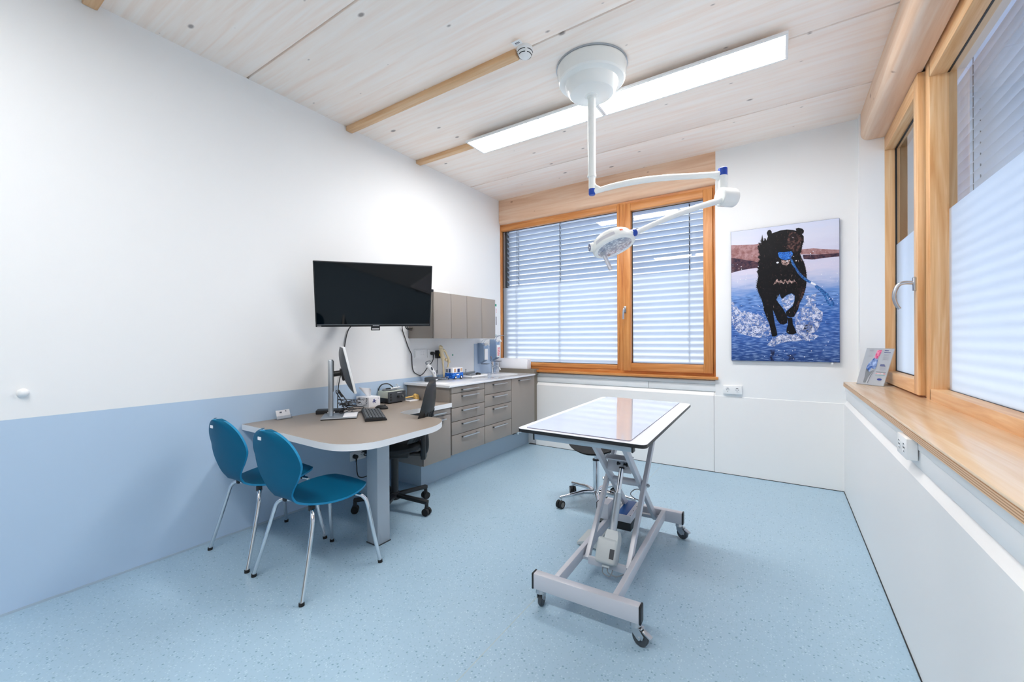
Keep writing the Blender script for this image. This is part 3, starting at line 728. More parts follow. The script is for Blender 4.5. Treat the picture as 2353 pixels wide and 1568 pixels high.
def build_stool():
    cx, cy = 1.905, 3.14
    t = thing('stool', 'black saddle-seat stool on chrome five-star base behind the examination table', 'stool', (cx, cy, 0))
    b = MB()
    for k in range(5):
        a = math.radians(9+72*k); d = V((math.cos(a), math.sin(a), 0))
        b.tube([V((cx, cy, .105)) + d*.02, V((cx, cy, .112)) + d*.10, V((cx, cy, .098)) + d*.20, V((cx, cy, .085)) + d*.305], [.019, .018, .015, .012], 12, sm=4)
        b.cyl(V((cx, cy, .085)) + d*.30, V((cx, cy, .05)) + d*.30, .010, n=10)
    b.cyl((cx, cy, .085), (cx, cy, .13), .034, .028)
    b.build('base', M['chrome'], t, angle=50)
    for k in range(5):
        a = math.radians(9+72*k); a2 = a+.7+k; d = V((math.cos(a), math.sin(a), 0)); e = V((math.cos(a2), math.sin(a2), 0)); s = V((-e.y, e.x, 0)); p = V((cx, cy, .030)) + d*.30
        m = MB()
        for q in (-1, 1):
            m.cyl(p + s*q*.005, p + s*q*.024, .030, n=20, mi=0).cyl(p + s*q*.0235, p + s*q*.0255, .020, n=18, mi=1)
        m.obox(p + V((0, 0, .018)), e*.016, s*.005, V((0, 0, .018)), .003, 0)
        m.build('caster', [M['rubber'], M['tpe']], t)
    MB().cyl((cx, cy, .12), (cx, cy, .355), .0245, n=24).build('column', M['chrome'], t)
    MB().cyl((cx, cy, .355), (cx, cy, .366), .027, n=24).build('collar', M['black'], t)
    MB().cyl((cx, cy, .36), (cx, cy, .43), .014, n=18).build('piston', M['chrome'], t)
    MB().lathe([(.001, .41), (.026, .412), (.03, .425), (.04, .435), (.10, .44), (.001, .45)], (cx, cy, 0), n=24).build('seat_mount', M['black'], t)
    mb = MB()
    def fn(u, v):
        a = 2*PI*u; r = v
        rx, ry = .225, .19
        x, y = r*math.cos(a)*rx, r*math.sin(a)*ry
        return V((cx + x, cy + y, .455 + .9*x*x - .15*y*y))
    def bot(u, v):
        p = fn(u, v); return V((p.x, p.y, p.z - .028 + .025*v**6))
    def top(u, v):
        p = fn(u, v); return V((p.x, p.y, p.z + .032 - .030*v**5))
    mb.grid(top, 36, 8).grid(bot, 36, 8)
    mb.build('seat', M['blackfab'], t, angle=70)
# ================================================================ examination table and lamp
def castor_wheel(par, x, y, ztop, ang):
    """braked swivel castor under (x, y)"""
    d = V((math.cos(ang), math.sin(ang), 0)); s = V((-d.y, d.x, 0)); p = V((x, y, 0)); r = .036
    c = p + d*.024 + V((0, 0, r))
    m = MB().cyl(p + V((0, 0, ztop)), p + V((0, 0, ztop-.018)), .020, .024, n=20)
    for q in (-1, 1):
        m.prism([(-.012, .078), (.020, .078), (.046, .052), (.040, .034), (.014, .030), (-.010, .052)], q*.013, q*.013+.0025*q, p, d, V((0, 0, 1)))
    m.obox(p + d*.012 + V((0, 0, .076)), d*.024, s*.0145, V((0, 0, .003)), .002)
    m.obox(p + d*.056 + V((0, 0, .060)), (d*.018 - V((0, 0, .009))), s*.012, V((.0, 0, .003)) + d*.0015, .001)
    m.cyl(c - s*.019, c + s*.019, .007, n=12)
    m = m.build('caster', M['steel'], par, local=True)
    w = MB().lathe([(.024, -.011), (r-.003, -.011), (r, -.007), (r, .007), (r-.003, .011), (.024, .011), (.022, .006), (.008, .008)], c, s, n=28)
    w.build('wheel', M['dkgrey'], m, local=True)

def build_exam_table():
    t = thing('examination_table', 'white-topped height-adjustable examination table on grey scissor frame', 'examination table', (2.36, 2.33, 0), math.radians(2.0))
    F = M['frame_grey']
    # compact-laminate top: white faces, black core edge
    tl = 1.257; tw = .606
    mb = MB(); ol = [(x+.006, y-.016) for x, y in rrect(tw, tl, .028)]
    n = len(ol); zt = lambda x: .8985 - (x+.3)*.012
    for a, b, mi in ((-.0165, -.0012, 1), (-.0012, 0, 0)):
        vs = [(x, y, zt(x)+a) for x, y in ol] + [(x, y, zt(x)+b) for x, y in ol]
        mb.add(vs, [[i, (i+1) % n, n+(i+1) % n, n+i] for i in range(n)], mi)
        if mi: mb.add(vs[:n], [list(range(n))[::-1]], 1)
        else: mb.add(vs[n:], [list(range(n))], 0)
    mb.build('table_top', [M['tabletop'], M['black']], t, local=True, angle=30)
    m = MB()
    for x in (-.19, .19): m.box(x-.02, x+.02, -.55, .56, .842, .878, .003)
    m.box(-.235, .235, -.583, -.548, .838, .8755, .004).box(-.235, .235, .53, .565, .838, .8755, .004)
    m.build('upper_frame', M['alu'], t, local=True)
    for x in (-.2375, .2375):
        for y in (-.5655, .5475): MB().box(x-.0035, x+.0035, y-.019, y+.019, .836, .8765, .002).build('end_cap', M['black'], t, local=True)
    # base beams
    for y0, y1 in ((-.560, -.516), (.556, .600)):
        b = MB().box(-.257, .257, y0, y1, .094, .171, .006).build('base_beam', F, t, local=True)
        for x in (-.2605, .2605): MB().box(x-.005, x+.005, y0-.001, y1+.001, .093, .172, .004).build('end_cap', M['black'], b, local=True)
    for x in (-.148, .142):
        MB().box(x-.0135, x+.0135, -.518, .558, .112, .1705, .004).build('side_rail', F, t, local=True)
    for (x, y, a) in ((-.228, -.538, 1.75), (.236, -.538, -.25), (-.232, .578, 2.5), (.236, .578, -.35)): castor_wheel(t, x, y, .095, a)
    # scissors
    for x in (-.113, .113): MB().bar((x, -.200, .118), (x, .540, .838), .024, .040, bev=.003).build('scissor_arm', F, t, local=True)
    for x in (-.084, .084): MB().bar((x, .560, .108), (x, -.270, .842), .024, .040, bev=.003).build('scissor_arm', F, t, local=True)
    m = MB().cyl((-.135, -.196, .122), (.135, -.196, .122), .011, n=14).box(-.105, .105, -.212, -.196, .098, .140, .003)
    m.build('cross_shaft', F, t, local=True)
    for x, y, z in ((.135, .553, .118), (.19, -.262, .838), (.19, .536, .836)): MB().cyl((-x, y, z), (x, y, z), .0105, n=14).build('cross_shaft', F, t, local=True)
    MB().cyl((-.083, .150, .463), (.083, .150, .463), .021, n=20).build('pivot_tube', F, t, local=True)
    for s in (-1, 1):
        m = MB(); m.cyl((s*.125, .150, .457), (s*.143, .150, .457), .006, n=10).cyl((s*.130, .150, .457), (s*.138, .150, .457), .012, n=6)
        m.build('pivot_bolt', M['steel'], t, local=True)
    m = MB().obox((0, .035, .590), (.072, 0, 0), (0, .004, -.002), (0, .012, .040), .002).obox((0, .020, .634), (.078, 0, 0), (0, .028, .006), (0, -.001, .004), .001)
    m.build('bracket_plate', F, t, local=True)
    # lifting actuator
    p0, p1 = V((.012, -.222, .150)), V((.022, .010, .600)); ax = (p1-p0).normalized(); sx = V((1, 0, 0)); sx = (sx - ax*sx.dot(ax)).normalized(); sn = sx.cross(ax)
    a = MB().cyl(p0 + ax*.12, p0 + ax*.335, .0205, n=28).cyl(p0 + ax*.335, p0 + ax*.347, .0225, n=28)
    a = a.build('actuator_tube', M['alu'], t, local=True, angle=50)
    MB().cyl(p0 + ax*.34, p0 + ax*.485, .0135, n=24).build('piston_rod', M['chrome'], t, local=True)
    m = MB().cyl(p0 + ax*.483, p0 + ax*.492, .015, n=18, mi=1).obox(p0 + ax*.507, ax*.02, sx*.008, sn*.012, .003).cyl(p0 + ax*.510 - sx*.03, p0 + ax*.510 + sx*.03, .0065, n=12, mi=1)
    m.cyl(p0 + ax*.510 + sx*.022, p0 + ax*.510 + sx*.03, .011, n=6, mi=1).cyl(p0 + ax*.510 - sx*.03, p0 + ax*.510 - sx*.022, .011, n=6, mi=1)
    m.build('rod_clevis', [M['alu'], M['black']], t, local=True)
    h = MB().obox(p0 + ax*.045 - sx*.008, ax*.063, sx*.054, sn*.045, .014, seg=3)
    # tapering neck of the gear housing
    nk = []
    for q, w0, w1, dd in ((.085, -.030, .046, .044), (.125, -.026, .044, .040), (.152, -.022, .036, .033)):
        nk += [p0 + ax*q + sx*w0 - sn*dd*.9, p0 + ax*q + sx*w1 - sn*dd*.9, p0 + ax*q + sx*w1 + sn*dd*.9, p0 + ax*q + sx*w0 + sn*dd*.9]
    h.add(nk, [[0, 1, 5, 4], [1, 2, 6, 5], [2, 3, 7, 6], [3, 0, 4, 7], [4, 5, 9, 8], [5, 6, 10, 9], [6, 7, 11, 10], [7, 4, 8, 11], [8, 9, 10, 11], [3, 2, 1, 0]])
    h.obox(p0 - ax*.022 - sx*.005, ax*.012, sx*.02, sn*.016, .003)
    h = h.build('motor_housing', M['offwhite'], t, local=True, angle=40)
    s = sn if sn.y < 0 else -sn
    MB().obox(p0 + ax*.035 + sx*.026 + s*.0452, ax*.024, sx*.012, s*.0006, 0).build('rating_plate', M['dkgrey'], h, local=True)
    # control box with blue cover, mains unit, cables
    b = MB().box(-.098, .008, .235, .50, .170, .215, .003).build('control_box', F, t, local=True)
    MB().box(-.083, -.020, .245, .490, .2145, .2165, .0005).build('cover_plate', M['medblue'], b, local=True)
    MB().box(-.094, .004, .25, .49, .112, .170, .004).build('battery_box', M['black'], b, local=True)
    for x in (-.091, .001):
        for y in (.25, .33, .41, .485): MB().cyl((x, y, .2149), (x, y, .2172), .0028, n=8).build('screw', M['dkgrey'], b, local=True)
    m = MB().box(-.205, -.130, .215, .315, .171, .270, .004, 0).box(-.207, -.203, .213, .317, .168, .272, .001, 1)
    m.build('power_unit', [M['frame_grey'], M['black']], t, local=True)
    m = MB().tube([(.0, .47, .215), (.02, .50, .25), (.0, .53, .285), (-.04, .53, .285), (-.065, .50, .26), (-.03, .47, .245), (.012, .46, .235), (.03, .44, .20)], .0034, 8, sm=5)
    m.tube([p0 - ax*.03, p0 - ax*.055 + sx*.01, p0 - ax*.05 + sx*.06 - V((0, .02, 0)), (.105, -.225, .110)], .0032, 8, sm=5)
    m.tube([p0 - ax*.02 - sx*.02, p0 - ax*.06 - sx*.02, p0 - ax*.07 + sx*.02, p0 - ax*.035 + sx*.03], .0028, 8, sm=5)
    m.build('cable', M['mgrey'], t, local=True)
    # clear mat lying on the top
    t2 = thing('table_mat', 'glossy clear mat lying on the white examination table top', 'mat', (2.36, 2.33, .8985), math.radians(2.0))
    ol = rrect(.500, 1.222, .012, 3); ol = [(x-.012, y-.004) for x, y in ol]; n = len(ol)
    zt2 = lambda x: -(x+.3)*.012
    mb = MB(); vs = [(x, y, zt2(x)+.0004) for x, y in ol] + [(x, y, zt2(x)+.0034) for x, y in ol]
    mb.add(vs, [[i, (i+1) % n, n+(i+1) % n, n+i] for i in range(n)], 1); mb.add(vs[n:], [list(range(n))], 0)
    mb.build('sheet', [M['mat'], M['mat_edge']], t2, local=True)
    # foot control on the floor
    t3 = thing('foot_control', 'beige wedge foot control with black pedals on the floor', 'foot control', (2.11, 2.56, 0), math.radians(2))
    mb = MB().prism([(-.07, .006), (.075, .006), (.075, .055), (.05, .058), (-.07, .020)], -.10, .10, (0, 0, 0), (1, 0, 0), (0, 0, 1))
    mb.build('housing', M['offwhite'], t3, local=True)
    MB().box(-.06, .07, -.09, .09, 0, .007).build('sole', M['black'], t3, local=True)
    for y in (-.05, .04):
        MB().obox((.012, y, .050), (.022, 0, .013), (0, .024, 0), (-.003, 0, .006), .003).build('pedal', M['black'], t3, local=True)

def build_surgical_lamp():
    px, py = 2.072, 2.670
    t = thing('examination_lamp', 'white ceiling-mounted examination lamp with two hinged arms and blue joints', 'examination lamp', (px, py, H))
    L = M['lampwhite']
    MB().lathe([(.238, 0), (.238, -.010), (.2, -.012)], (px, py, H), n=64).build('ceiling_plate', M['alu'], t)
    MB().lathe([(.20, -.010), (.232, -.011), (.234, -.022), (.222, -.098), (.214, -.108), (.186, -.113), (.178, -.118), (.158, -.170), (.145, -.185), (.115, -.192), (.045, -.196), (.042, -.20), (.03, -.203)], (px, py, H), n=64).build('canopy', L, t, angle=28)
    mb = MB().cyl((px, py, H-.19), (px, py, 2.435), .0265, n=28).cyl((px, py, H-.215), (px, py, H-.19), .031, n=28).cyl((px, py, 2.428), (px, py, 2.446), .0295, n=28).cyl((px, py, 2.345), (px, py, 2.43), .0225, n=28)
    mb.cyl((px-.03, py, 2.437), (px-.024, py, 2.437), .01, n=10)
    mb.build('ceiling_pole', L, t)
    MB().lathe([(.0225, 0), (.0228, -.035), (.018, -.042), (.001, -.043)], (px, py, 2.347), n=28).build('joint_cap', M['blue'], t)
    a = V((px, py, 0)); b = V((2.836, 3.0, 0)); dv = b - a
    zs = [(0, 2.325), (.06, 2.337), (.2, 2.362), (.4, 2.384), (.6, 2.391), (.8, 2.389), (1, 2.391)]
    mb = MB().tube([a + dv*q + V((0, 0, z)) for q, z in zs], [.017, .0185, .020, .021, .0205, .0195, .0185], 18, sm=6)
    # web under both ends
    mb.tube([a + V((0, 0, 2.40)), a + dv*.03 + V((0, 0, 2.36)), a + dv*.085 + V((0, 0, 2.343))], [.012, .014, .012], 12, sm=4)
    mb.tube([b + V((0, 0, 2.33)), b - dv*.03 + V((0, 0, 2.365)), b - dv*.10 + V((0, 0, 2.385))], [.012, .015, .013], 12, sm=4)
    mb.build('extension_arm', L, t, angle=60)
    MB().lathe([(.0275, 0), (.0275, .046), (.024, .050), (.001, .051)], (b.x, b.y, 2.378), n=28).build('joint_cap', M['blue'], t)
    mb = MB().cyl((b.x, b.y, 2.25), (b.x, b.y, 2.378), .0265, n=28)
    dr = V((-.72, -.69, 0)).normalized(); c = V((2.858, 3.008, 2.236))
    mb.lathe([(.001, .055), (.052, .0545), (.058, .050), (.060, .044), (.060, -.045), (.056, -.052), (.001, -.054)], c, dr, n=40)
    mb.build('spring_drum', L, t, angle=30)
    hd = V((2.430, 2.415, 1.942)); st = c + dr*.02 + V((0, 0, -.012)); d2 = hd - st
    mb = MB().tube([st + d2*q + V((0, 0, z)) for q, z in ((.0, 0), (.1, .003), (.35, .012), (.6, .014), (.85, .004), (1, -.006))], [.021, .020, .019, .0175, .0155, .0145], 18, sm=6)
    mb.build('spring_arm', L, t, angle=60)
    # lamp head
    c = V((2.318, 2.40, 1.878)); n = V((.3755, -.0841, -.923)).normalized(); mj = V((.913, .217, .352)); mj = (mj - n*mj.dot(n)).normalized(); mn = n.cross(mj)
    dd = d2.normalized()
    MB().lathe([(.016, -.018), (.022, -.016), (.0235, .016), (.020, .022)], hd + dd*.004, dd, n=24).build('joint_cap', M['blue'], t)
    near = mn if mn.dot(V((3.15, 0, 1.32)) - c) > 0 else -mn
    h = MB().lathe([(.001, -.080), (.055, -.078), (.092, -.069), (.114, -.052), (.125, -.026), (.129, -.004), (.128, .005), (.122, .011), (.104, .011)], c, n, n=60)
    # cranked neck to the joint and a boss at the opposite end
    h.tube([hd + dd*.006, hd + dd*.03 - n*.004, c + mj*.098 - n*.030], [.017, .022, .026], 18, sm=4)
    bx = (-mj*.80 + near*.50 - n*.10).normalized(); be = c - mj*.104 + near*.030 - n*.030
    h.cyl(be, be + bx*.034, .031, .0245, n=28)
    h = h.build('lamp_head', L, t, angle=40)
    MB().lathe([(.001, .0125), (.098, .0125), (.104, .0110), (.104, .009)], c, n, n=48).build('lens', M['led_lens'], h)
    ee = be + bx*.0345
    MB().cyl(ee - bx*.001, ee + bx*.0008, .0205, n=28).build('emblem_disc', M['navy'], h)
    m = MB(); ea = n.cross(bx).normalized(); eb = bx.cross(ea)
    for an in (90, 215, 325):
        w = ea*math.cos(math.radians(an)) - eb*math.sin(math.radians(an))*(1 if eb.z < 0 else -1); m.bar(ee + bx*.0012, ee + bx*.0012 + w*.015, .003, .0008, up=bx)
    m.build('emblem', M['white'], h)
    # grey inlay along the camera-side flank, orange sticker on it
    m = MB()
    def flank(q, hgt, r): return c + (near*math.cos(q) + mj*math.sin(q))*r + n*hgt
    q0, q1 = -.75, .25
    m.grid(lambda u, v: flank(q0 + (q1-q0)*u, -.030 + .020*v, .1250 + .0042*v), 24, 2)
    m.build('side_inlay', M['frame_grey'], h)
    m = MB(); m.grid(lambda u, v: flank(.52 + .17*u, -.034 + .010*v, .1245 + .002*v), 6, 1); m.build('sticker', M['orange'], h)
    g = MB().cyl(c - mj*.072 + n*.008, c - mj*.072 + n*.032, .020, .014, n=20).cyl(c - mj*.072 + n*.03, c - mj*.066 + n*.130, .0118, .0122, n=20)
    g.build('grip_handle', M['frame_grey'], t)
# ================================================================ wall and desk equipment
def build_tv():
    c = V((.427, 2.189, 1.681)); w, h = .89, .512; yaw, tilt, roll = -.608, .307, .017
    n = V((math.cos(yaw), math.sin(yaw), 0)); u = V((-math.sin(yaw), math.cos(yaw), 0)); up = V((0, 0, 1))*math.cos(tilt) + n*math.sin(tilt)
    u2 = u*math.cos(roll) + up*math.sin(roll); p2 = -u*math.sin(roll) + up*math.cos(roll); f = u2.cross(p2)
    if f.dot(n) < 0: f = -f
    B = Matrix((u2, p2, f)).transposed().to_4x4(); B.translation = c
    t = thing('television', 'large black flat screen tilted out from the left wall on a bracket', 'television', tuple(c))
    def bl(name, mb, m, par=t, **k): return mb.xf(B).build(name, m, par, **k)
    mb = MB().box(-w/2, w/2, -h/2, h/2, -.032, -.004, .004).box(-w/2+.12, w/2-.12, -h/2+.03, h/2-.12, -.060, -.03, .012)
    bl('housing', mb, M['black'])
    mb = MB(); bz = .008
    mb.box(-w/2, w/2, -h/2, -h/2+.018, -.006, .001, .001).box(-w/2, w/2, h/2-bz, h/2, -.006, .001, .001).box(-w/2, -w/2+bz, -h/2, h/2, -.006, .001, .001).box(w/2-bz, w/2, -h/2, h/2, -.006, .001, .001)
    fr = bl('bezel', mb, M['black'])
    bl('trim_strip', MB().box(-w/2+.008, w/2-.008, -h/2+.0165, -h/2+.0195, -.002, .0016), M['mgrey'], fr)
    mb = MB()
    for k in range(6): mb.box(-w/2+.012+k*.0048, -w/2+.012+k*.0048+.0036, -h/2+.005, -h/2+.0098, 0, .0018)
    for k in range(12): mb.box(-.022+k*.0042, -.022+k*.0042+.0032, -h/2+.006, -h/2+.0108, 0, .0018)
    bl('lettering', mb, M['white'], fr)
    bl('screen', MB().box(-w/2+bz, w/2-bz, -h/2+.018, h/2-bz, -.006, -.0005), M['blackgloss'])
    s = bl('sensor_box', MB().box(-.036, .034, -h/2-.034, -h/2+.002, -.018, -.001, .002), M['black'])
    bl('sensor_window', MB().box(-.028, .027, -h/2-.025, -h/2-.016, -.0025, .0, .001), M['white'], s)
    # bracket to the wall
    mb = MB().box(0, .018, 2.02, 2.30, 1.60, 1.82, .003)
    back = c - f*.055
    mb.bar((.012, 2.16, 1.70), (.17, 2.27, 1.70), .05, .03).bar((.17, 2.27, 1.70), tuple(back), .05, .03)
    mb.obox(back, u2*.12, p2*.10, f*.006, .002)
    mb.build('wall_bracket', M['black'], t)
    # cables
    tag(MB().tube([(.24, 2.72, 1.62), (.10, 2.80, 1.53), (.018, 2.833, 1.454), (.012, 2.872, 1.356), (.010, 2.923, 1.247), (.010, 2.963, 1.18), (.010, 2.968, 1.122), (.010, 2.974, 1.047), (.010, 2.997, .997), (.010, 3.033, .976), (.010, 3.074, .957), (.010, 3.084, .956), (.012, 3.126, .979), (.016, 3.164, 1.018), (.022, 3.196, 1.057), (.028, 3.229, 1.083), (.034, 3.246, 1.115), (.034, 3.250, 1.145)], .0042, 8, sm=4).build('power_cable', M['black'], None, (.01, 3.0, 1.2)), 'black power cable hanging from the television to the wall socket', 'cable')
    tag(MB().tube([(.20, 2.40, 1.60), (.09, 2.33, 1.53), (.03, 2.25, 1.45), (.012, 2.222, 1.39), (.010, 2.200, 1.29), (.010, 2.190, 1.20), (.012, 2.18, 1.12), (.02, 2.13, .95), (.05, 2.10, .80), (.08, 2.08, .7535)], .0042, 8, sm=4).build('video_cable', M['black'], None, (.01, 2.2, 1.2)), 'black cable running down the wall from the television behind the monitor', 'cable')
    tag(MB().tube([(.10, 2.80, 1.53), (.05, 2.849, 1.454), (.05, 2.883, 1.432), (.05, 2.929, 1.427), (.05, 2.982, 1.438), (.07, 3.000, 1.50), (.10, 2.90, 1.56)], .005, 8, sm=4).tube([(.10, 2.80, 1.55), (.06, 2.86, 1.452), (.06, 2.90, 1.442), (.06, 2.935, 1.452), (.09, 2.92, 1.54)], .004, 8, sm=4).build('cable_loop', M['black'], None, (.05, 2.9, 1.45)), 'short black cable loop hanging below the television corner', 'cable')

def build_monitor():
    d = V((.64, .77, 0)).normalized(); s = V((-d.y, d.x, 0)); up = V((0, 0, 1)); z0 = .745
    o = V((.278, 1.838, z0)) + d*.012
    t = thing('computer_monitor', 'flat desktop monitor seen edge-on, on a silver stand on the desk', 'monitor', tuple(o))
    MB().obox(o + d*.095 + up*.0095, d*.125, s*.122, up*.0035, .003).obox(o + d*.095 + up*.003, d*.122, s*.119, up*.003, .001, 1).build('base', [M['alu'], M['black']], t)
    c = MB().obox(o + d*.030 + up*.22, d*.016, s*.028, up*.215, .006).build('column', M['alu'], t)
    MB().obox(o + d*.048 + up*.31, d*.003, s*.024, up*.115, .001).build('slide_cover', M['mgrey'], c)
    ds = V((.535, .845, 0)).normalized(); ss = V((-ds.y, ds.x, 0)); tl = math.radians(13)
    n = ds*math.cos(tl) + up*math.sin(tl); uu = -ds*math.sin(tl) + up*math.cos(tl)
    cs = o + d*.150 + up*.366
    m = MB().tube([o + d*.04 + up*.325, o + d*.115 + up*.335], .021, 16).obox(cs - n*.045 - uu*.035, n*.012, ss*.045, uu*.045, .004)
    m.build('tilt_hinge', M['black'], t)
    w2, h2 = .262, .170
    m = MB()
    # bulged rear shell
    def fn(u, v):
        a = (u*2-1); b = (v*2-1); e = max(0, 1-abs(a)**4)*max(0, 1-abs(b)**2.6)
        return cs + ss*(a*w2*.985) + uu*(b*h2*.985) - n*(.010 + .034*e**.7)
    m.grid(fn, 18, 18)
    m.build('rear_shell', M['dkgrey'], t, angle=60)
    MB().obox(cs, ss*w2, uu*h2, n*.0085, .003).build('bezel', M['white'], t)
    MB().obox(cs + n*.0086, ss*(w2-.010), uu*(h2-.012), n*.0006).build('screen', M['blackgloss'], t)
    tag(MB().obox(o + d*.168 + up*.0136, d*.048, s*.098, up*.0004).build('note_sheet', M['paper'], None, tuple(o + d*.168 + up*.0132)), 'white note sheet lying on the monitor foot', 'paper')
    # black network box behind it
    t = thing('network_box', 'small flat black box with white label behind the monitor stand', 'box', (.13, 1.98, .745), math.radians(50))
    MB().box(-.10, .10, -.05, .05, .002, .030, .003).build('case', M['black'], t, local=True)
    MB().box(-.015, .04, -.0508, -.0500, .006, .018).build('label_strip', M['paper'], t, local=True)
    # tangle of cables
    random.seed(11); m = MB()
    c0 = V((.255, 2.06, .79))
    m.tube([(.39, 1.86, .955), (.33, 1.90, .93), (.30, 1.95, .88), (.28, 1.99, .82), (.26, 2.02, .775)], .0035, 7, sm=5)
    m.tube([(.45, 1.83, .95), (.40, 1.90, .92), (.36, 1.96, .87), (.31, 2.02, .83), (.27, 2.02, .80)], .0035, 7, sm=5)
    m.cyl((.43, 1.85, .955), (.385, 1.91, .905), .009, n=10)
    for i in range(9):
        r = random.uniform(.035, .085); z = random.uniform(.752, .845); a0 = random.uniform(0, 6); q = c0 + V((random.uniform(-.05, .06), random.uniform(-.05, .06), 0))
        e = random.uniform(.4, 1); th = random.uniform(0, PI); tz = random.uniform(-.25, .25)
        pts = []
        for k in range(10):
            a = a0 + 2*PI*k/10; x, y = r*math.cos(a), e*r*math.sin(a)
            zz = max(.7505, z + tz*x + random.uniform(-.006, .006))
            pts.append((q.x + x*math.cos(th) - y*math.sin(th), q.y + x*math.sin(th) + y*math.cos(th), zz))
        m.tube(pts, .0030, 6, sm=3, closed=True)
    m.tube([(.30, 2.05, .76), (.33, 2.10, .752), (.36, 2.16, .751), (.40, 2.14, .751)], .0025, 6, sm=4)
    tag(m.build('cable_tangle', M['black'], None, (.26, 2.05, .75)), 'tangled bundle of black cables on the desk beside the monitor', 'cables', kind='thing')

def build_desk_items():
    z = .745
    # business card holder
    t = thing('card_holder', 'small clear holder with a white card on the desk by the wall', 'card holder', (.05, 1.655, z))
    MB().obox((.055, 1.648, .780), (-.012, 0, .030), (0, .050, 0), (.0009, 0, .0004), 0).build('card', M['paper'], t)
    c = [o for o in t.children][0]
    m = MB().obox((.0624, 1.625, .797), (-.002, 0, .005), (0, .008, 0), (.0004, 0, .0002)).obox((.0590, 1.664, .803), (-.002, 0, .005), (0, .003, 0), (.0004, 0, .0002))
    m.build('print', M['ink'], c)
    m = MB().obox((.0690, 1.650, .7575), (-.005, 0, .0125), (0, .054, 0), (.0010, 0, .0004)).box(.030, .076, 1.596, 1.704, z, z+.003)
    m.build('holder', M['acrylic'], t)
    # keyboard
    ang = math.atan2(-.300, .452)
    t = thing('keyboard', 'black computer keyboard lying on the taupe desk', 'keyboard', (.535, 2.075, z), ang)
    MB().prism([(-.075, .002), (.075, .002), (.075, .011), (.06, .017), (-.07, .025), (-.075, .020)], -.225, .225, (0, 0, 0), (0, 1, 0), (0, 0, 1)).build('case', M['black'], t, local=True)
    m = MB(); rows = 6
    for r in range(rows):
        y = .052 - r*.0205; hh = .0195 - .0 ; zc = .022 + 0*.1
        zc = .0175 + (r)*.0012 + .003
        y = .055 - r*.022
        x = -.214
        k = 0
        while x < .205:
            w = .019
            if r == 5 and k == 3: w = .11
            if x + w > .214: w = .214 - x
            m.box(x+.001, x+w-.001, y-.0092, y+.0092, zc-.006, zc+.004, .0012, seg=1); x += w; k += 1
            if k in (15,): x += .008
    m.build('keys', M['dkgrey'], t, local=True)
    # mouse
    t = thing('mouse', 'black computer mouse between keyboard and tissue box', 'mouse', (.325, 2.325, z), .6)
    m = MB(); m.grid(lambda u, v: V(((u*2-1)*.056*(math.sin(PI*min(max(v, .0), 1))**.5 if 0 else 1)*math.sqrt(max(0, 1-(v*2-1)**2*.0)), 0, 0)), 1, 1) if False else None
    m = MB().ell((0, 0, .006), .056, .033, .030, 24, 14)
    m.v = [(x, y, max(zz, .001)) for x, y, zz in m.v]
    m.build('body', M['black'], t, local=True, angle=60)
    MB().cyl((.028, -.004, .032), (.028, .004, .032), .007, n=12).build('wheel', M['dkgrey'], t, local=True)
    # tissue box
    t = thing('tissue_box', 'white printed tissue box with a tissue pulled up', 'tissue box', (.10, 2.36, z))
    b = MB().box(.015, .185, 2.305, 2.425, z, z+.088, .0015).build('carton', M['paper'], t)
    m = MB()
    random.seed(5)
    for i in range(46):
        x = random.uniform(.02, .165); zz = random.uniform(z+.01, z+.08); l = random.uniform(.003, .010); a = random.uniform(0, PI)
        m.obox((x, 2.3045, zz), (math.cos(a)*l, 0, math.sin(a)*l), (0, .0004, 0), (-math.sin(a)*.0012, 0, math.cos(a)*.0012))
    for k, (zz, l) in enumerate(((.075, .010), (.062, .013), (.048, .009), (.034, .014), (.020, .008))): m.box(.150, .150+l, 2.304, 2.3048, z+zz, z+zz+.006)
    m.build('print', M['ink'], b)
    m = MB(); cy, cz = 2.362, z+.052
    for a in (10, 75, 125, 200, 250, 310):
        w = V((0, math.cos(math.radians(a)), math.sin(math.radians(a)))); m.bar((.1853, cy, cz), tuple(V((.1853, cy, cz)) + w*.020), .006, .0008, up=(1, 0, 0))
    m.box(.185, .1856, 2.402, 2.410, z+.07, z+.074)
    m.build('emblem', M['inkblue'], b)
    m = MB()
    def tis(u, v):
        x = .10 + (u-.5)*.10*(.35+.9*v); y = 2.365 + .030*math.sin(u*7+1.2)*(.3+v) - .03*v
        return V((x - .035*v, y, z + .086 + .085*v*(1 - .45*abs(u-.55)) ))
    m.grid(tis, 18, 10); m.grid(lambda u, v: tis(u, v*.8) + V((.016*math.sin(u*5), .018, 0)), 18, 8)
    m.build('tissue', M['paper'], t, angle=60)
    # electrosurgery unit
    t = thing('electrosurgery_unit', 'pale green and black electrosurgery unit with coiled handpiece on the desk', 'medical device', (.09, 2.63, z))
    MB().box(.018, .160, 2.535, 2.728, z+.050, z+.112, .003).build('case', M['euth'], t)
    MB().box(.022, .158, 2.540, 2.722, z+.008, z+.052, .002).build('chassis', M['black'], t)
    f = MB().box(.158, .172, 2.532, 2.732, z+.010, z+.108, .003).build('front_panel', M['dkgrey'], t)
    m = MB()
    for zz in (.084, .060, .034): m.cyl((.171, 2.556, z+zz), (.1735, 2.556, z+zz), .0095, n=16)
    m.build('jack', M['black'], f)
    for y, mm in ((2.640, 'black'), (2.690, 'steel')): MB().cyl((.171, y, z+.060), (.188, y, z+.060), .0115, .010, n=18).build('knob', M[mm], f)
    m = MB()
    for k in range(12): m.box(.1716, .1724, 2.632+k*.005, 2.6358+k*.005, z+.092, z+.096)
    m.build('lettering', M['white'], f)
    m = MB()
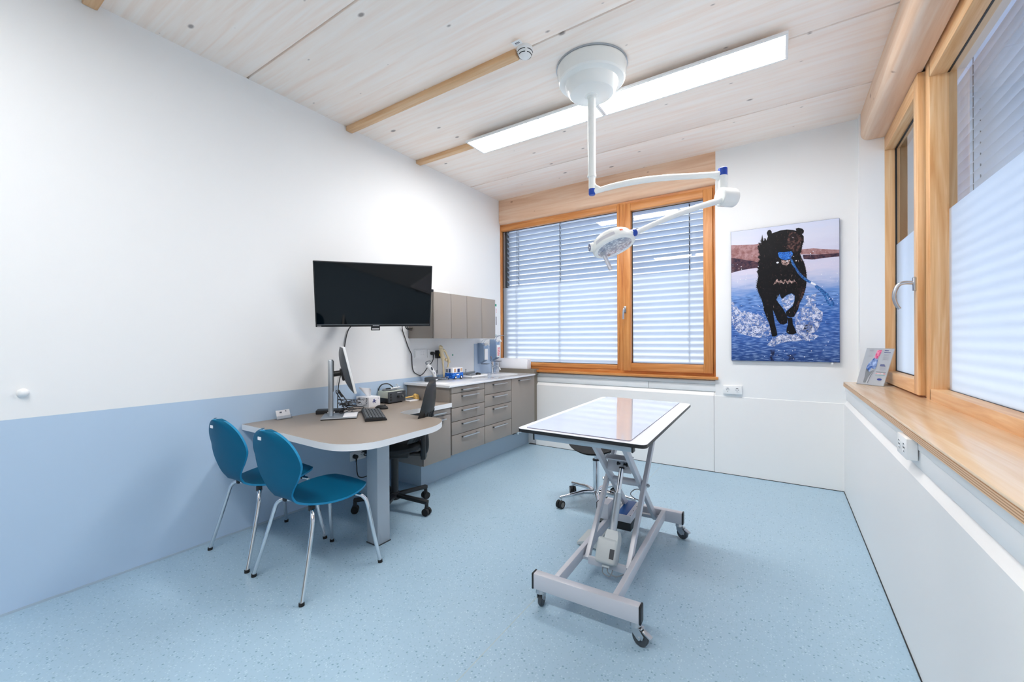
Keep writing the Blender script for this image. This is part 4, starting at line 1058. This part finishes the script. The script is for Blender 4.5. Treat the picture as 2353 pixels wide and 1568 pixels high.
    for y in (2.56, 2.70): m.cyl((.145, y, z), (.145, y, z+.011), .012, n=12).cyl((.04, y, z), (.04, y, z+.011), .012, n=12)
    m.build('foot', M['rubber'], t)
    t2 = thing('handpiece', 'white electrode handpiece with grey lead coiled on the pale green unit', 'handpiece', (.09, 2.63, z+.112))
    m = MB()
    for r, zz in ((.055, .116), (.062, .120), (.058, .125)):
        m.tube([(.085 + .75*r*math.cos(a*PI/6), 2.62 + 1.3*r*math.sin(a*PI/6), z+zz) for a in range(12)], .0032, 7, sm=3, closed=True)
    m.tube([(.10, 2.70, z+.118), (.12, 2.75, z+.115), (.13, 2.775, z+.08), (.125, 2.765, z+.045), (.12, 2.745, z+.040)], .0032, 7, sm=5)
    m.build('lead', M['mgrey'], t2)
    MB().tube([(.02, 2.555, z+.07), (.012, 2.55, z+.12), (.03, 2.57, z+.165), (.055, 2.62, z+.172), (.075, 2.655, z+.145), (.08, 2.66, z+.125)], .0052, 8, sm=5).build('thick_lead', M['black'], t2)
    m = MB().cyl((.095, 2.615, z+.130), (.105, 2.715, z+.134), .0065, n=12)
    m.tube([(.10+.014*math.cos(a*PI/5), 2.690, z+.150+.014*math.sin(a*PI/5)) for a in range(10)], .0024, 6, sm=2, closed=True)
    m.build('grip', M['white'], t2)
    MB().cyl((.093, 2.57, z+.130), (.095, 2.617, z+.130), .0075, n=12).build('connector', M['black'], t2)
    MB().cyl((.105, 2.715, z+.134), (.11, 2.735, z+.142), .003, n=8).build('tip', M['steel'], t2)
    # leaflet and loose bone model
    t = thing('leaflet_stack', 'thin white leaflet stack on the desk beside the electrosurgery unit', 'leaflets', (.13, 2.82, z))
    MB().obox((.125, 2.808, z+.004), (.085, .0, 0), (0, .058, 0), (0, 0, .004)).build('pages', M['paper'], t)
    MB().obox((.125, 2.808, z+.0088), (.055, 0, 0), (0, .035, 0), (0, 0, .0006)).build('cover_print', M['mgrey'], t)
    def bone(mb, p0, p1, r, e0, e1, mi=0):
        p0, p1 = V(p0), V(p1); d = (p1-p0).normalized(); s = d.orthogonal().normalized()
        mb.tube([p0, p0+(p1-p0)*.12, p0+(p1-p0)*.3, p0+(p1-p0)*.7, p0+(p1-p0)*.88, p1], [r*1.7, r*1.2, r, r, r*1.3, r*1.9], 14, mi, sm=3)
        for e, p in ((e0, p0), (e1, p1)):
            for sg in (-1, 1):
                if e: mb.ell(p + s*sg*e*.7, e, e*.9, e*.9, 12, 8, mi)
    m = MB(); bone(m, (.13, 2.730, z+.028), (.165, 2.855, z+.036), .0075, .009, .019)
    m.ell((.178, 2.868, z+.036), .022, .024, .020, 12, 8).ell((.185, 2.862, z+.018), .016, .018, .016, 12, 8)
    m.tube([(.165, 2.86, z+.034), (.185, 2.875, z+.02), (.205, 2.868, z+.008)], [.012, .014, .008], 10, sm=3)
    tag(m.build('bone_model', M['bone_y'], None, (.15, 2.8, z+.009), angle=60), 'loose yellow bone model lying on the leaflets on the desk', 'bone model')

def socket(name, label, o, x, y, n=2, plug=True, w=.08, h=.08, dp=.010, grp=None):
    """wall outlets: o lower corner, x along wall, y out of wall"""
    o, x, y = V(o), V(x), V(y); up = V((0, 0, 1))
    t = thing(name, label, 'socket', tuple(o), group=grp)
    c = o + x*(w*n/2) + up*h/2 + y*dp/2
    MB().obox(c, x*(w*n/2), y*(dp/2), up*(h/2), .003).build('cover_plate', M['white'], t)
    for k in range(n):
        q = o + x*(w*(k+.5)) + up*h/2 + y*(dp+.0004)
        m = MB().lathe([(.0215, -.0002), (.0215, .0010), (.0195, .0014), (.0185, .0002), (.001, .0002)], q, y, n=28)
        for sg in (-1, 1): m.cyl(q + x*sg*.0095, q + x*sg*.0095 + y*.0012, .0030, n=10, mi=1)
        m.obox(q + up*.015 + y*.0008, x*.009, y*.0006, up*.0022, 0, 1).obox(q - up*.015 + y*.0008, x*.003, y*.0006, up*.002, 0, 1).cyl(q, q + y*.0012, .0022, n=8, mi=1)
        m.build('outlet', [M['trim'], M['dkgrey']], t)
    return t

def build_sockets():
    X, Y, Z = V((1, 0, 0)), V((0, 1, 0)), V((0, 0, 1))
    socket('wall_socket', 'white double socket on the trunking below the dog picture', (2.672, D+.008, .787), X, -Y, 2, h=.082, dp=.035)
    socket('wall_socket', 'white double socket below the long ply window sill', (3.609, 2.435, .826), -Y, -X, 2, h=.085, dp=.035)
    socket('wall_socket', 'white double socket under the desk with a plug in it', (0, 2.245, .268), Y, X, 2, h=.080)
    socket('wall_socket', 'white double socket above the worktop holding two black plugs', (0, 3.192, 1.140), Y, X, 2, w=.105, h=.085)
    t = thing('switch_plate', 'white switch and data plate on the wall left of the plugs', 'switch', (0, 3.08, 1.185))
    MB().box(0, .009, 3.006, 3.160, 1.143, 1.230, .003).build('cover_plate', M['white'], t)
    MB().box(.008, .0125, 3.016, 3.080, 1.152, 1.221, .002).build('rocker', M['white'], t)
    m = MB()
    for y in (3.105, 3.135): m.box(.0085, .0102, y-.008, y+.008, 1.17, 1.182).box(.0085, .0102, y-.008, y+.008, 1.195, 1.207)
    m.build('data_port', M['trim'], t)
    def plug(lbl, p):
        p = V(p); t = thing('plug', lbl, 'plug', tuple(p))
        MB().lathe([(.001, .040), (.012, .039), (.0175, .034), (.019, .02), (.0185, 0), (.001, 0)], p, X, n=22).build('body', M['black'], t)
        MB().cyl(p + X*.030 - Z*.006, p + X*.026 - Z*.046, .0085, .0050, n=12).build('strain_relief', M['black'], t)
    plug('round black plug of the television cable in the socket', (.012, 3.245, 1.183))
    plug('round black plug in the low socket under the desk', (.012, 2.285, .308))
    t = thing('power_adapter', 'square black power adapter with a yellow disc in the wall socket', 'adapter', (.01, 3.335, 1.17))
    MB().box(.012, .050, 3.296, 3.372, 1.128, 1.214, .004).build('case', M['black'], t)
    MB().cyl((.0505, 3.345, 1.166), (.0515, 3.345, 1.166), .021, n=24).build('sticker', M['yellow'], t)
    tag(MB().tube([(.035, 3.312, 1.128), (.04, 3.305, 1.09), (.055, 3.285, 1.03), (.07, 3.27, .99)], .0028, 7, sm=4).cyl((.067, 3.272, 1.003), (.074, 3.262, .97), .006, n=10).tube([(.074, 3.262, .972), (.08, 3.245, .945), (.09, 3.215, .925), (.10, 3.19, .912)], .0022, 7, sm=4).build('adapter_lead', M['dkgrey'], None, (.06, 3.28, 1.0)), 'thin grey lead from the square adapter to the clipper dock', 'cable')
    m = MB().tube([(.040, 2.285, .262), (.040, 2.289, .22), (.040, 2.292, .17), (.04, 2.31, .128), (.045, 2.36, .112), (.06, 2.42, .135), (.10, 2.46, .22), (.20, 2.40, .42), (.35, 2.20, .60), (.46, 2.12, .668)], .0042, 8, sm=5)
    tag(m.build('desk_cable', M['black'], None, (.04, 2.3, .2)), 'black cable looping from the low socket up under the desk', 'cable')
    m = MB().tube([(.02, 2.36, .34), (.03, 2.39, .325), (.03, 2.42, .31), (.03, 2.40, .295), (.03, 2.37, .305), (.03, 2.39, .33), (.05, 2.30, .39), (.2, 2.15, .55), (.5, 2.06, .66)], .004, 8, sm=5)
    tag(m.build('spare_cable', M['black'], None, (.03, 2.38, .32)), 'short black cable curled at the low socket below the desk', 'cable')
    t = thing('wall_button', 'small white round door buffer on the left wall', 'wall buffer', (0, .398, 1.071))
    MB().lathe([(.0215, 0), (.0215, .006), (.020, .014), (.015, .022), (.008, .026), (.001, .027)], (0, .398, 1.071), (1, 0, 0), n=32).build('button', M['white'], t)
    tag(MB().cyl((.0, 3.599, 1.154), (.003, 3.599, 1.154), .009, n=18).build('sticker', M['green'], None, (0, 3.6, 1.154)), 'small green dot stuck on the wall above the worktop', 'sticker')

def build_worktop_items():
    z = .905; X, Y, Z = V((1, 0, 0)), V((0, 1, 0)), V((0, 0, 1))
    t = thing('clipper_dock', 'black charging dock for the hair clipper on the worktop', 'charging dock', (.16, 3.09, z), .45)
    MB().box(-.055, .055, -.062, .062, .001, .042, .006).build('case', M['dkgrey'], t, local=True)
    MB().box(.0552, .0558, -.030, .030, .010, .022).build('label_strip', M['paper'], t, local=True)
    t = thing('hair_clipper', 'white and grey hair clipper standing in the black dock', 'hair clipper', (.15, 3.10, z+.042))
    p = [V((.165, 3.135, z+.038)), V((.155, 3.125, z+.085)), V((.14, 3.095, z+.135)), V((.125, 3.065, z+.172))]
    MB().tube(p, [.018, .020, .022, .019], 16, sm=5).build('body', M['white'], t, angle=60)
    MB().ell((.163, 3.095, z+.128), .008, .010, .021, 12, 8, R=Matrix.Rotation(.45, 3, 'X')).build('switch', M['dkgrey'], t)
    m = MB()
    for k in range(3): m.ell((.176, 3.128 - k*.006, z+.062+k*.014), .004, .005, .003, 8, 6)
    m.build('print', M['inkblue'], t)
    m = MB().tube([(.125, 3.066, z+.170), (.12, 3.052, z+.186), (.125, 3.06, z+.200), (.135, 3.085, z+.206), (.14, 3.105, z+.202)], [.012, .008, .006, .005, .004], 10, sm=4)
    m.build('blade', M['mgrey'], t)
    # bone model on clear stand
    t = thing('leg_bone_model', 'yellowish joint bone model standing upright on a clear base', 'bone model', (.09, 3.36, z))
    MB().box(.035, .150, 3.245, 3.350, z, z+.022, .003).build('stand', M['acrylic'], t)
    m = MB()
    A = lambda y, zz, x=.09: V((x, y, zz))
    m.tube([A(3.35, z+.012), A(3.352, z+.06), A(3.345, z+.13), A(3.338, z+.185), A(3.336, z+.215)], [.006, .0105, .0095, .0115, .018], 14, sm=4)
    m.tube([A(3.385, z+.02, .10), A(3.395, z+.09, .10), A(3.412, z+.15, .10), A(3.425, z+.19, .10)], [.006, .007, .008, .012], 12, sm=4)
    m.tube([A(3.336, z+.215), A(3.33, z+.25), A(3.318, z+.29), A(3.305, z+.33)], [.021, .022, .020, .022], 14, sm=4)
    m.tube([A(3.425, z+.185, .10), A(3.415, z+.22, .10), A(3.385, z+.265, .10), A(3.36, z+.30, .10), A(3.335, z+.315)], [.016, .013, .010, .012, .014], 12, sm=4)
    for y, zz, r in ((3.30, z+.345, .020), (3.315, z+.340, .018), (3.345, z+.225, .021), (3.385, z+.205, .017), (3.425, z+.190, .019), (3.318, z+.300, .022), (3.445, z+.180, .010)): m.ell((.092, y, zz), r, r*.9, r, 12, 8)
    m.build('bone', M['bone'], t, angle=60)
    # van shaped box
    t = thing('van_box', 'blue and white van-shaped cardboard box with black wheels on the worktop', 'box', (.165, 3.42, z), 0)
    b = MB().prism([(-.055, .010), (.055, .010), (.055, .066), (-.055, .066)], -.085, .085, (.165, 3.435, z), (1, 0, 0), (0, 0, 1)).build('lower_body', M['van_blue'], t)
    # body runs along y: front face looks toward -y
    u = MB().box(.1115, .2185, 3.352, 3.518, z+.066, z+.122, .004).build('upper_body', M['paper'], t)
    m = MB().box(.120, .150, 3.3512, 3.3522, z+.074, z+.108).box(.162, .186, 3.3510, 3.3522, z+.072, z+.112, mi=1).box(.2182, .2192, 3.372, 3.405, z+.074, z+.112, mi=2).box(.2182, .2194, 3.425, 3.465, z+.070, z+.110, mi=1).box(.2182, .2192, 3.478, 3.505, z+.078, z+.112, mi=2)
    m.build('window_print', [M['mgrey'], M['navy'], M['ply_edge']], u)
    m = MB().box(.130, .165, 3.3494, 3.3502, z+.020, z+.028).box(.2202, .2208, 3.41, 3.45, z+.040, z+.052)
    m.build('print', M['paper'], b)
    for y in (3.395, 3.487):
        w = MB().cyl((.212, y, z+.0175), (.2235, y, z+.0175), .0175, n=22, mi=0).cyl((.2235, y, z+.0175), (.2242, y, z+.0175), .010, n=18, mi=1)
        w.build('wheel', [M['rubber'], M['paper']], t)
    for y in (3.395, 3.487): MB().cyl((.1065, y, z+.0175), (.118, y, z+.0175), .0175, n=22).build('wheel', M['rubber'], t)
    # instrument tray
    t = thing('instrument_tray', 'white plastic tray of metal instruments on the worktop', 'tray', (.18, 3.74, z))
    m = MB().box(.09, .275, 3.60, 3.90, z, z+.004, .001)
    for a in ((.09, .094, 3.60, 3.90), (.271, .275, 3.60, 3.90), (.09, .275, 3.60, 3.604), (.09, .275, 3.896, 3.90)): m.box(*a, z, z+.022, .001)
    m.build('shell', M['white'], t)
    tag(MB().cyl((.14, 3.585, z+.036), (.12, 3.845, z+.044), .012, n=16).cyl((.134, 3.67, z+.040), (.134, 3.67, z+.082), .004, n=10).cyl((.134, 3.67, z+.078), (.134, 3.67, z+.086), .008, n=12).build('steel_tube', M['mgrey'], None, (.13, 3.7, z+.024)), 'long grey metal instrument with upright pin across the white tray', 'instrument')
    tag(MB().box(.165, .222, 3.63, 3.745, z+.005, z+.036, .003).build('steel_dish', M['mgrey'], None, (.19, 3.69, z+.004)), 'rectangular grey metal dish in the white tray', 'dish')
    tag(MB().tube([(.20, 3.765, z+.020), (.195, 3.80, z+.030), (.19, 3.845, z+.026), (.188, 3.875, z+.020)], [.008, .014, .012, .007], 12, sm=3).build('otoscope_head', M['black'], None, (.19, 3.82, z+.008)), 'short black instrument head at the far end of the white tray', 'instrument')
    # splash panel and the two dispensers
    tag(MB().box(0, .006, 3.990, 4.435, z+.001, 1.277, .001).build('splash_panel', M['splash'], None, (0, 4.2, z)), 'pale blue splash panel behind the soap dispensers', 'splash panel')
    def dispenser(lbl, y0, y1, z0, z1, red):
        t = thing('dispenser', lbl, 'soap dispenser', (.06, (y0+y1)/2, z0), group='elbow dispensers above the sink')
        MB().prism([(0.007, z0+.0), (.085, z0+.035), (.10, z0+.06), (.10, z1-.03), (.06, z1), (.007, z1)], 0, y1-y0, (0, y1, 0), (1, 0, 0), (0, 0, 1)).build('housing', M['dispenser'], t)
        MB().box(.098, .112, y0+.012, y1-.012, z0+.05, z1-.07, .004).build('bottle', M['white'], t)
        m = MB().box(.112, .1128, y0+.018, y1-.018, z0+.07, z1-.10)
        m.build('bottle_label', M['label_red'] if red else M['paper'], t)
        MB().tube([(.07, (y0+y1)/2, z1-.045), (.10, (y0+y1)/2, z1-.015), (.135, (y0+y1)/2, z1-.012), (.155, (y0+y1)/2, z1-.028)], [.020, .019, .014, .008], 12, sm=4).build('pump_head', M['white'], t)
        m = MB().tube([(.04, (y0+y1)/2-.02, z1-.01), (.07, (y0+y1)/2-.02, z1+.035), (.15, (y0+y1)/2-.01, z1+.05), (.24, (y0+y1)/2, z1+.052)], .0042, 8, sm=4).tube([(.04, (y0+y1)/2+.03, z1-.01), (.07, (y0+y1)/2+.03, z1+.035), (.15, (y0+y1)/2+.01, z1+.05), (.24, (y0+y1)/2, z1+.052)], .0042, 8, sm=4)
        m.build('elbow_lever', M['white'] if not red else M['steel'], t)
        m = MB().box(.05, .135, y0+.01, y1-.01, z0-.004, z0+.002, .002)
        m.build('drip_tray', M['dkgrey'], t)
    dispenser('blue-grey soap dispenser with white bottle label, farther from the window', 4.055, 4.140, 1.030, 1.285, False)
    dispenser('blue-grey disinfectant dispenser with red and white label, next to the window', 4.312, 4.400, 1.053, 1.330, True)
    t = thing('instruction_card', 'white card with printed lines standing in the sink corner', 'card', (.02, 4.43, z))
    MB().box(.003, .062, 4.4365, 4.4385, z+.001, z+.150).build('sheet', M['paper'], t)
    m = MB()
    for k in range(7): m.box(.008, .030+.006*(k % 3), 4.4358, 4.4366, z+.035+k*.013, z+.038+k*.013)
    m.build('print', M['ink'], t)
    t = thing('hygiene_notice', 'narrow white notice with green and red marks beside the wall cabinets', 'notice', (0, 4.35, 1.38))
    MB().box(0, .003, 4.20, 4.470, 1.378, 1.80).build('sheet', M['paper'], t)
    m = MB().box(.003, .0038, 4.22, 4.468, 1.765, 1.795, mi=0).box(.003, .0038, 4.455, 4.467, 1.68, 1.74, mi=1).box(.003, .0038, 4.452, 4.466, 1.52, 1.63, mi=2).box(.003, .0038, 4.22, 4.468, 1.385, 1.392, mi=0)
    m.build('print', [M['green'], M['label_red'], M['black']], t)
    t = thing('carton', 'plain white carton on the brown ledge at the window', 'box', (.30, 4.50, .957))
    MB().box(.065, .475, 4.455, 4.555, .957, 1.085, .001).box(.475, .4755, 4.50, 4.505, 1.05, 1.068, mi=1).box(.475, .4755, 4.50, 4.503, 1.03, 1.033, mi=1).build('body', [M['paper'], M['ink']], t)
    tag(MB().obox((.36, 2.98, z+.0012), (.10, .02, 0), (-.01, .06, 0), (0, 0, .0006)).build('loose_sheet', M['paper'], None, (.36, 2.98, z)), 'white sheet of paper on the near end of the worktop', 'paper')

def build_picture():
    x0, x1, z0, z1, y = 2.745, 3.570, 1.113, 2.353, D-.032
    t = thing('wall_picture', 'large frameless photo print of a black dog running through water', 'picture', ((x0+x1)/2, D, z0))
    MB().box(x0, x1, y+.001, D-.001, z0, z1, .001).build('backing_panel', M['navy'], t)
    w, h = x1-x0, z1-z0
    mats = ['pic_bg', 'pic_bank', 'pic_bankd', 'pic_dog', 'pic_dogbrown', 'pic_tuft', 'pic_ball', 'pic_rope', 'pic_white', 'pic_splash', 'pic_ref']
    mb = MB().add([(x0+.002, y, z0+.002), (x1-.002, y, z0+.002), (x1-.002, y, z1-.002), (x0+.002, y, z1-.002)], [[0, 1, 2, 3]], 0)
    layers = [('bankL', 1), ('bankLd', 2), ('bankR', 1), ('bankRd', 2), ('ref1', 10), ('ref2', 10), ('splL', 9), ('splC', 9), ('paw', 3), ('dog', 3), ('leg', 4), ('face', 4), ('chest', 5), ('chin', 5), ('ball', 6), ('rope', 7), ('loop', 7), ('loophole', 0), ('tag', 8), ('splR', 9), ('splM', 9)]
    for k, (nm, mi) in enumerate(layers):
        yy = y - .00015*(k+1)
        pts = PIC[nm]
        mb.add([(x0+max(.003, min(.997, u))*w, yy, z1-max(.002, min(.998, v))*h) for u, v in pts], [list(range(len(pts)))], mi)
    # eye, nostrils and droplets
    yy = y - .004
    for (u, v, r, mi) in ((.612, .098, .008, 4), (.600, .100, .004, 8), (.535, .150, .012, 3), (.458, .271, .010, 8), (.548, .266, .008, 8), (.628, .27, .006, 8)):
        mb.add([(x0+u*w + r*math.cos(a*PI/6), yy, z1-v*h + r*.8*math.sin(a*PI/6)) for a in range(12)], [list(range(12))], mi)
    random.seed(3)
    for i in range(150):
        u, v = random.choice([(.86, .58), (.15, .72), (.78, .80), (.4, .86), (.6, .9), (.3, .62), (.85, .30), (.1, .33)]); u = min(.98, max(.02, random.gauss(u, .09))); v = min(.98, max(.02, random.gauss(v, .06))); r = random.uniform(.0015, .0045)
        mb.add([(x0+u*w + r*math.cos(a*PI/3), yy, z1-v*h + r*math.sin(a*PI/3)) for a in range(6)], [list(range(6))], 8)
    random.seed(21); dog = PIC['dog']
    def inside(u, v):
        c = False
        for i in range(len(dog)):
            (x1_, y1_), (x2_, y2_) = dog[i-1], dog[i]
            if (y1_ > v) != (y2_ > v) and u < (x2_-x1_)*(v-y1_)/(y2_-y1_)+x1_: c = not c
        return c
    yy = y - .0036
    for i in range(900):
        u, v = random.uniform(.24, .72), random.uniform(.03, .80)
        if not inside(u, v): continue
        l = random.uniform(.008, .024); a = random.gauss(.25*(u-.48)*4, .35); q = random.random()
        # the left flank of the coat is nearly black, the right side and chest catch more light
        mi = 3 if q > .25 + .75*max(0, (u-.40)/.3) else (4 if q > .04 else 5)
        du, dv = math.sin(a)*l, math.cos(a)*l; wd = .0022
        if inside(u+du, v+dv): mb.add([(x0+(u-wd)*w, yy, z1-v*h), (x0+(u+wd)*w, yy, z1-v*h), (x0+(u+du)*w, yy, z1-(v+dv)*h)], [[0, 1, 2]], mi)
    # wet spikes along the outline
    for i in range(len(dog)):
        (ua, va), (ub, vb) = dog[i-1], dog[i]
        if not (.10 < va < .55): continue
        for s_ in (.2, .5, .8):
            u, v = ua+(ub-ua)*s_, va+(vb-va)*s_; out = -1 if u < .47 else 1; l = random.uniform(.006, .020)*(1.3 if out < 0 else .6)
            mb.add([(x0+u*w, yy, z1-(v-.004)*h), (x0+u*w, yy, z1-(v+.004)*h), (x0+(u+out*l*.7)*w, yy, z1-(v+random.uniform(-.012, .016))*h)], [[0, 1, 2]], 3)
    mb.build('print', [M[k] for k in mats], t, smooth=False)
    tag(MB().cyl((3.518, D-.018, 1.104), (3.518, D-.030, 1.104), .008, n=14).cyl((3.518, D-.001, 1.104), (3.518, D-.018, 1.104), .004, n=10).build('picture_clip', M['white'], None, (3.518, D-.02, 1.104)), 'tiny white holder knob under the picture corner', 'picture clip')

def build_brochure():
    bl = V((3.656, 4.308, .9556)); w = V((.64, -.77, 0)).normalized(); b = V((.77, .64, 0)).normalized(); l = .33
    up = V((0, 0, 1))*math.cos(l) + b*math.sin(l); n = w.cross(up)
    if n.y > 0: n = -n
    t = thing('brochure_stand', 'clear acrylic stand with a knee-joint information sheet on the sill', 'brochure stand', tuple(bl + w*.105))
    W_, H_ = .215, .302
    P = lambda u, v, o=0: bl + w*(u*W_) + up*((1-v)*H_) + n*o
    s = MB().obox(P(.5, .5), w*W_/2*.985, up*H_/2*.985, n*.0004).build('sheet', M['paper'], t)
    m = MB().obox(P(.5, .5, .0018), w*W_/2, up*H_/2, n*.0008).obox(P(.5, .5, -.0018), w*W_/2, up*H_/2, n*.0008)
    m.obox(bl + w*(W_/2) + b*.045 + V((0, 0, .0012)), w*W_/2, b*.05, V((0, 0, .0012)))
    m.build('holder', M['acrylic'], t)
    polys = [([(.42, .05), (.60, .055), (.57, .17), (.53, .23), (.52, .30), (.38, .28), (.40, .17)], 0), ([(.38, .27), (.53, .27), (.55, .38), (.56, .48), (.53, .57), (.40, .55), (.36, .66), (.28, .64), (.20, .55), (.24, .42), (.30, .36)], 1),
             ([(.20, .56), (.30, .60), (.36, .66), (.50, .58), (.42, .70), (.36, .80), (.33, .95), (.24, .95), (.24, .80)], 2), ([(.50, .62), (.53, .60), (.46, .74), (.42, .95), (.39, .95), (.44, .74)], 2)]
    mm = MB()
    for pts, mi in polys: mm.add([P(u, v, .0030) for u, v in pts], [list(range(len(pts)))], mi)
    def bar(u0, u1, v, hgt, mi): mm.add([P(u0, v, .0030), P(u1, v, .0030), P(u1, v+hgt, .0030), P(u0, v+hgt, .0030)], [[0, 1, 2, 3]], mi)
    for v in (.05, .065, .08): bar(.14, .28, v, .006, 3)
    for v in (.20, .215, .23, .245): bar(.14, .32, v, .004, 3)
    for v in (.05, .065): bar(.69, .84, v, .008, 4)
    bar(.69, .92, .11, .012, 4)
    for v in (.16, .175, .19, .22, .235, .25, .265, .28, .295, .31): bar(.70, .93-(v*7 % .08), v, .005, 3)
    for v in (.43, .45, .47): bar(.68, .88-(v*5 % .06), v, .011, 4)
    for v in (.51, .525, .54, .555, .57, .585): bar(.69, .92-(v*9 % .09), v, .005, 3)
    bar(.60, .95, .63, .014, 2); bar(.60, .95, .67, .018, 5); bar(.60, .95, .715, .014, 6)
    mm.add([P(.80+.085*math.cos(a*PI/10), .83+.028*math.sin(a*PI/10), .0030) for a in range(20)], [list(range(20))], 4)
    mm.build('print', [M['pic_pink'], M['pic_kneeblue'], M['mgrey'], M['lightink'], M['inkblue'], M['label_red'], M['pic_teal']], s, smooth=False)
def picture_materials():
    m = mat('photo_water_background', (90, 130, 200), .4, spec=.25); g = NG(m); s = g.sep(g.coord(kind='Generated'))
    v = s[2]
    v2 = g.math('ADD', v, g.math('MULTIPLY', g.math('SUBTRACT', g.noise(g.coord((3, 1, 22), kind='Generated'), 2.0, 3), .5), .16))
    base = g.ramp(v2, [(0, (40, 70, 128)), (.16, (62, 100, 170)), (.34, (58, 104, 180)), (.50, (104, 144, 206)), (.60, (188, 196, 224)), (.68, (212, 208, 228)), (.76, (206, 206, 228)), (.90, (216, 218, 236)), (1, (210, 216, 238))])
    wv = g.noise(g.coord((14, 1, 120), kind='Generated'), 1.0, 3); inw = g.math('LESS_THAN', v, .5)
    base = g.mix(g.math('MULTIPLY', inw, g.math('MULTIPLY', g.mask(wv, .50, .64), .55)), base, (150, 180, 226))
    base = g.mix(g.math('MULTIPLY', inw, g.math('MULTIPLY', g.mask(wv, .46, .36), .55)), base, (28, 50, 108))
    g.col(base); M['pic_bg'] = m
    def nz(name, c0, c1, sc=30, a=.4, b=.62):
        m = mat(name, c0, .4, spec=.25); g = NG(m); g.col(g.mix(g.mask(g.noise(g.coord((sc, sc, sc)), 1.0, 4, .65), a, b), c0, c1)); return m
    M['pic_bank'] = nz('photo_bank', (176, 138, 140), (136, 92, 92), 26)
    M['pic_bankd'] = nz('photo_dark_bank', (92, 62, 72), (40, 34, 56), 34)
    M['pic_dog'] = nz('photo_black_coat', (9, 10, 16), (30, 26, 32), 45, .56, .72)
    M['pic_dogbrown'] = nz('photo_brown_sheen', (28, 22, 26), (112, 78, 74), 52, .48, .68)
    M['pic_tuft'] = nz('photo_wet_tuft', (44, 32, 34), (208, 176, 168), 55, .42, .6)
    M['pic_ball'] = nz('photo_blue_ball', (26, 98, 196), (96, 160, 226), 90, .5, .62)
    M['pic_rope'] = nz('photo_blue_rope', (22, 62, 132), (70, 132, 196), 110, .42, .6)
    M['pic_white'] = mat('photo_white', (232, 236, 244), .25)
    M['pic_ref'] = nz('photo_reflection', (26, 34, 66), (60, 84, 138), 40)
    m = bpy.data.materials.new('photo_splash'); m.use_nodes = True; g = NG(m); g.bsdf.inputs['Base Color'].default_value = lin((214, 220, 240)); g.bsdf.inputs['Roughness'].default_value = .25
    n1 = g.noise(g.coord((44, 44, 44)), 1.0, 6, .8); g.link(g.mask(n1, .46, .56), g.bsdf.inputs['Alpha']); M['pic_splash'] = m
    M['pic_pink'] = nz('print_pink', (206, 60, 120), (240, 170, 196), 60)
    M['pic_kneeblue'] = nz('print_blue', (42, 84, 160), (172, 196, 232), 40)
    M['pic_teal'] = mat('print_teal', (130, 180, 186), .6)
    M['label_red'] = nz('label_red_white', (228, 90, 96), (244, 236, 238), 60)
    M['lightink'] = mat('light_grey_ink', (176, 178, 188), .7)
    M['van_blue'] = nz('van_blue_print', (16, 88, 190), (70, 146, 232), 60, .5, .62)

def build_world_camera():
    sc = bpy.context.scene
    w = bpy.data.worlds.new('sky'); sc.world = w; w.use_nodes = True; nt = w.node_tree; bg = nt.nodes['Background']
    bg.inputs[0].default_value = (.86, .93, 1.0, 1)
    # overcast sky, brighter towards the east side of the building
    g = NG(w); tc = g.node('ShaderNodeTexCoord'); sx = g.sep(tc.outputs['Generated'])[0]
    mr = g.node('ShaderNodeMapRange'); mr.interpolation_type = 'SMOOTHSTEP'
    for i, v in ((1, -.1), (2, .8), (3, SKY), (4, SKY*SKY_EAST)): mr.inputs[i].default_value = v
    g.link(sx, mr.inputs[0]); g.link(mr.outputs[0], bg.inputs[1])
    cam = bpy.data.cameras.new('camera'); o = bpy.data.objects.new('camera', cam); C.objects.link(o)
    f = 952.5; cam.sensor_fit = 'HORIZONTAL'; cam.sensor_width = 36; cam.lens = f/2353*36; cam.clip_start = .05
    yaw, pitch, roll = -.5769, -.0021, -.0051
    cy, sy, cp, sp = math.cos(yaw), math.sin(yaw), math.cos(pitch), math.sin(pitch)
    F = V((sy*cp, cy*cp, sp)); R = V((cy, -sy, 0)); U = R.cross(F)
    R2 = R*math.cos(roll) + U*math.sin(roll); U2 = -R*math.sin(roll) + U*math.cos(roll)
    m = Matrix((R2, U2, -F)).transposed().to_4x4(); m.translation = (3.1526, 0, 1.32)
    o.matrix_world = m; sc.camera = o
    vs = sc.view_settings; vs.view_transform = 'Standard'; vs.look = 'None'; vs.gamma = 1; vs.use_curve_mapping = False; vs.exposure = EXPOSURE
    cy = sc.cycles; cy.max_bounces = 14; cy.diffuse_bounces = 8; cy.glossy_bounces = 5; cy.transmission_bounces = 8; cy.transparent_max_bounces = 16
    cy.caustics_reflective = False; cy.caustics_refractive = True; cy.blur_glossy = .5; cy.sample_clamp_indirect = 8; cy.use_denoising = True

SKY, SKY_EAST, PANEL, EXPOSURE = 1.15, 0.95, 23.5, 0.54
setup_materials()
picture_materials()
build_room()
build_windows()
build_blinds()
build_ceiling_things()
build_chairs()
build_desk()
build_cabinets()
build_office_chair()
build_stool()
build_exam_table()
build_surgical_lamp()
build_tv()
build_monitor()
build_desk_items()
build_sockets()
build_worktop_items()
build_picture()
build_brochure()
build_world_camera()
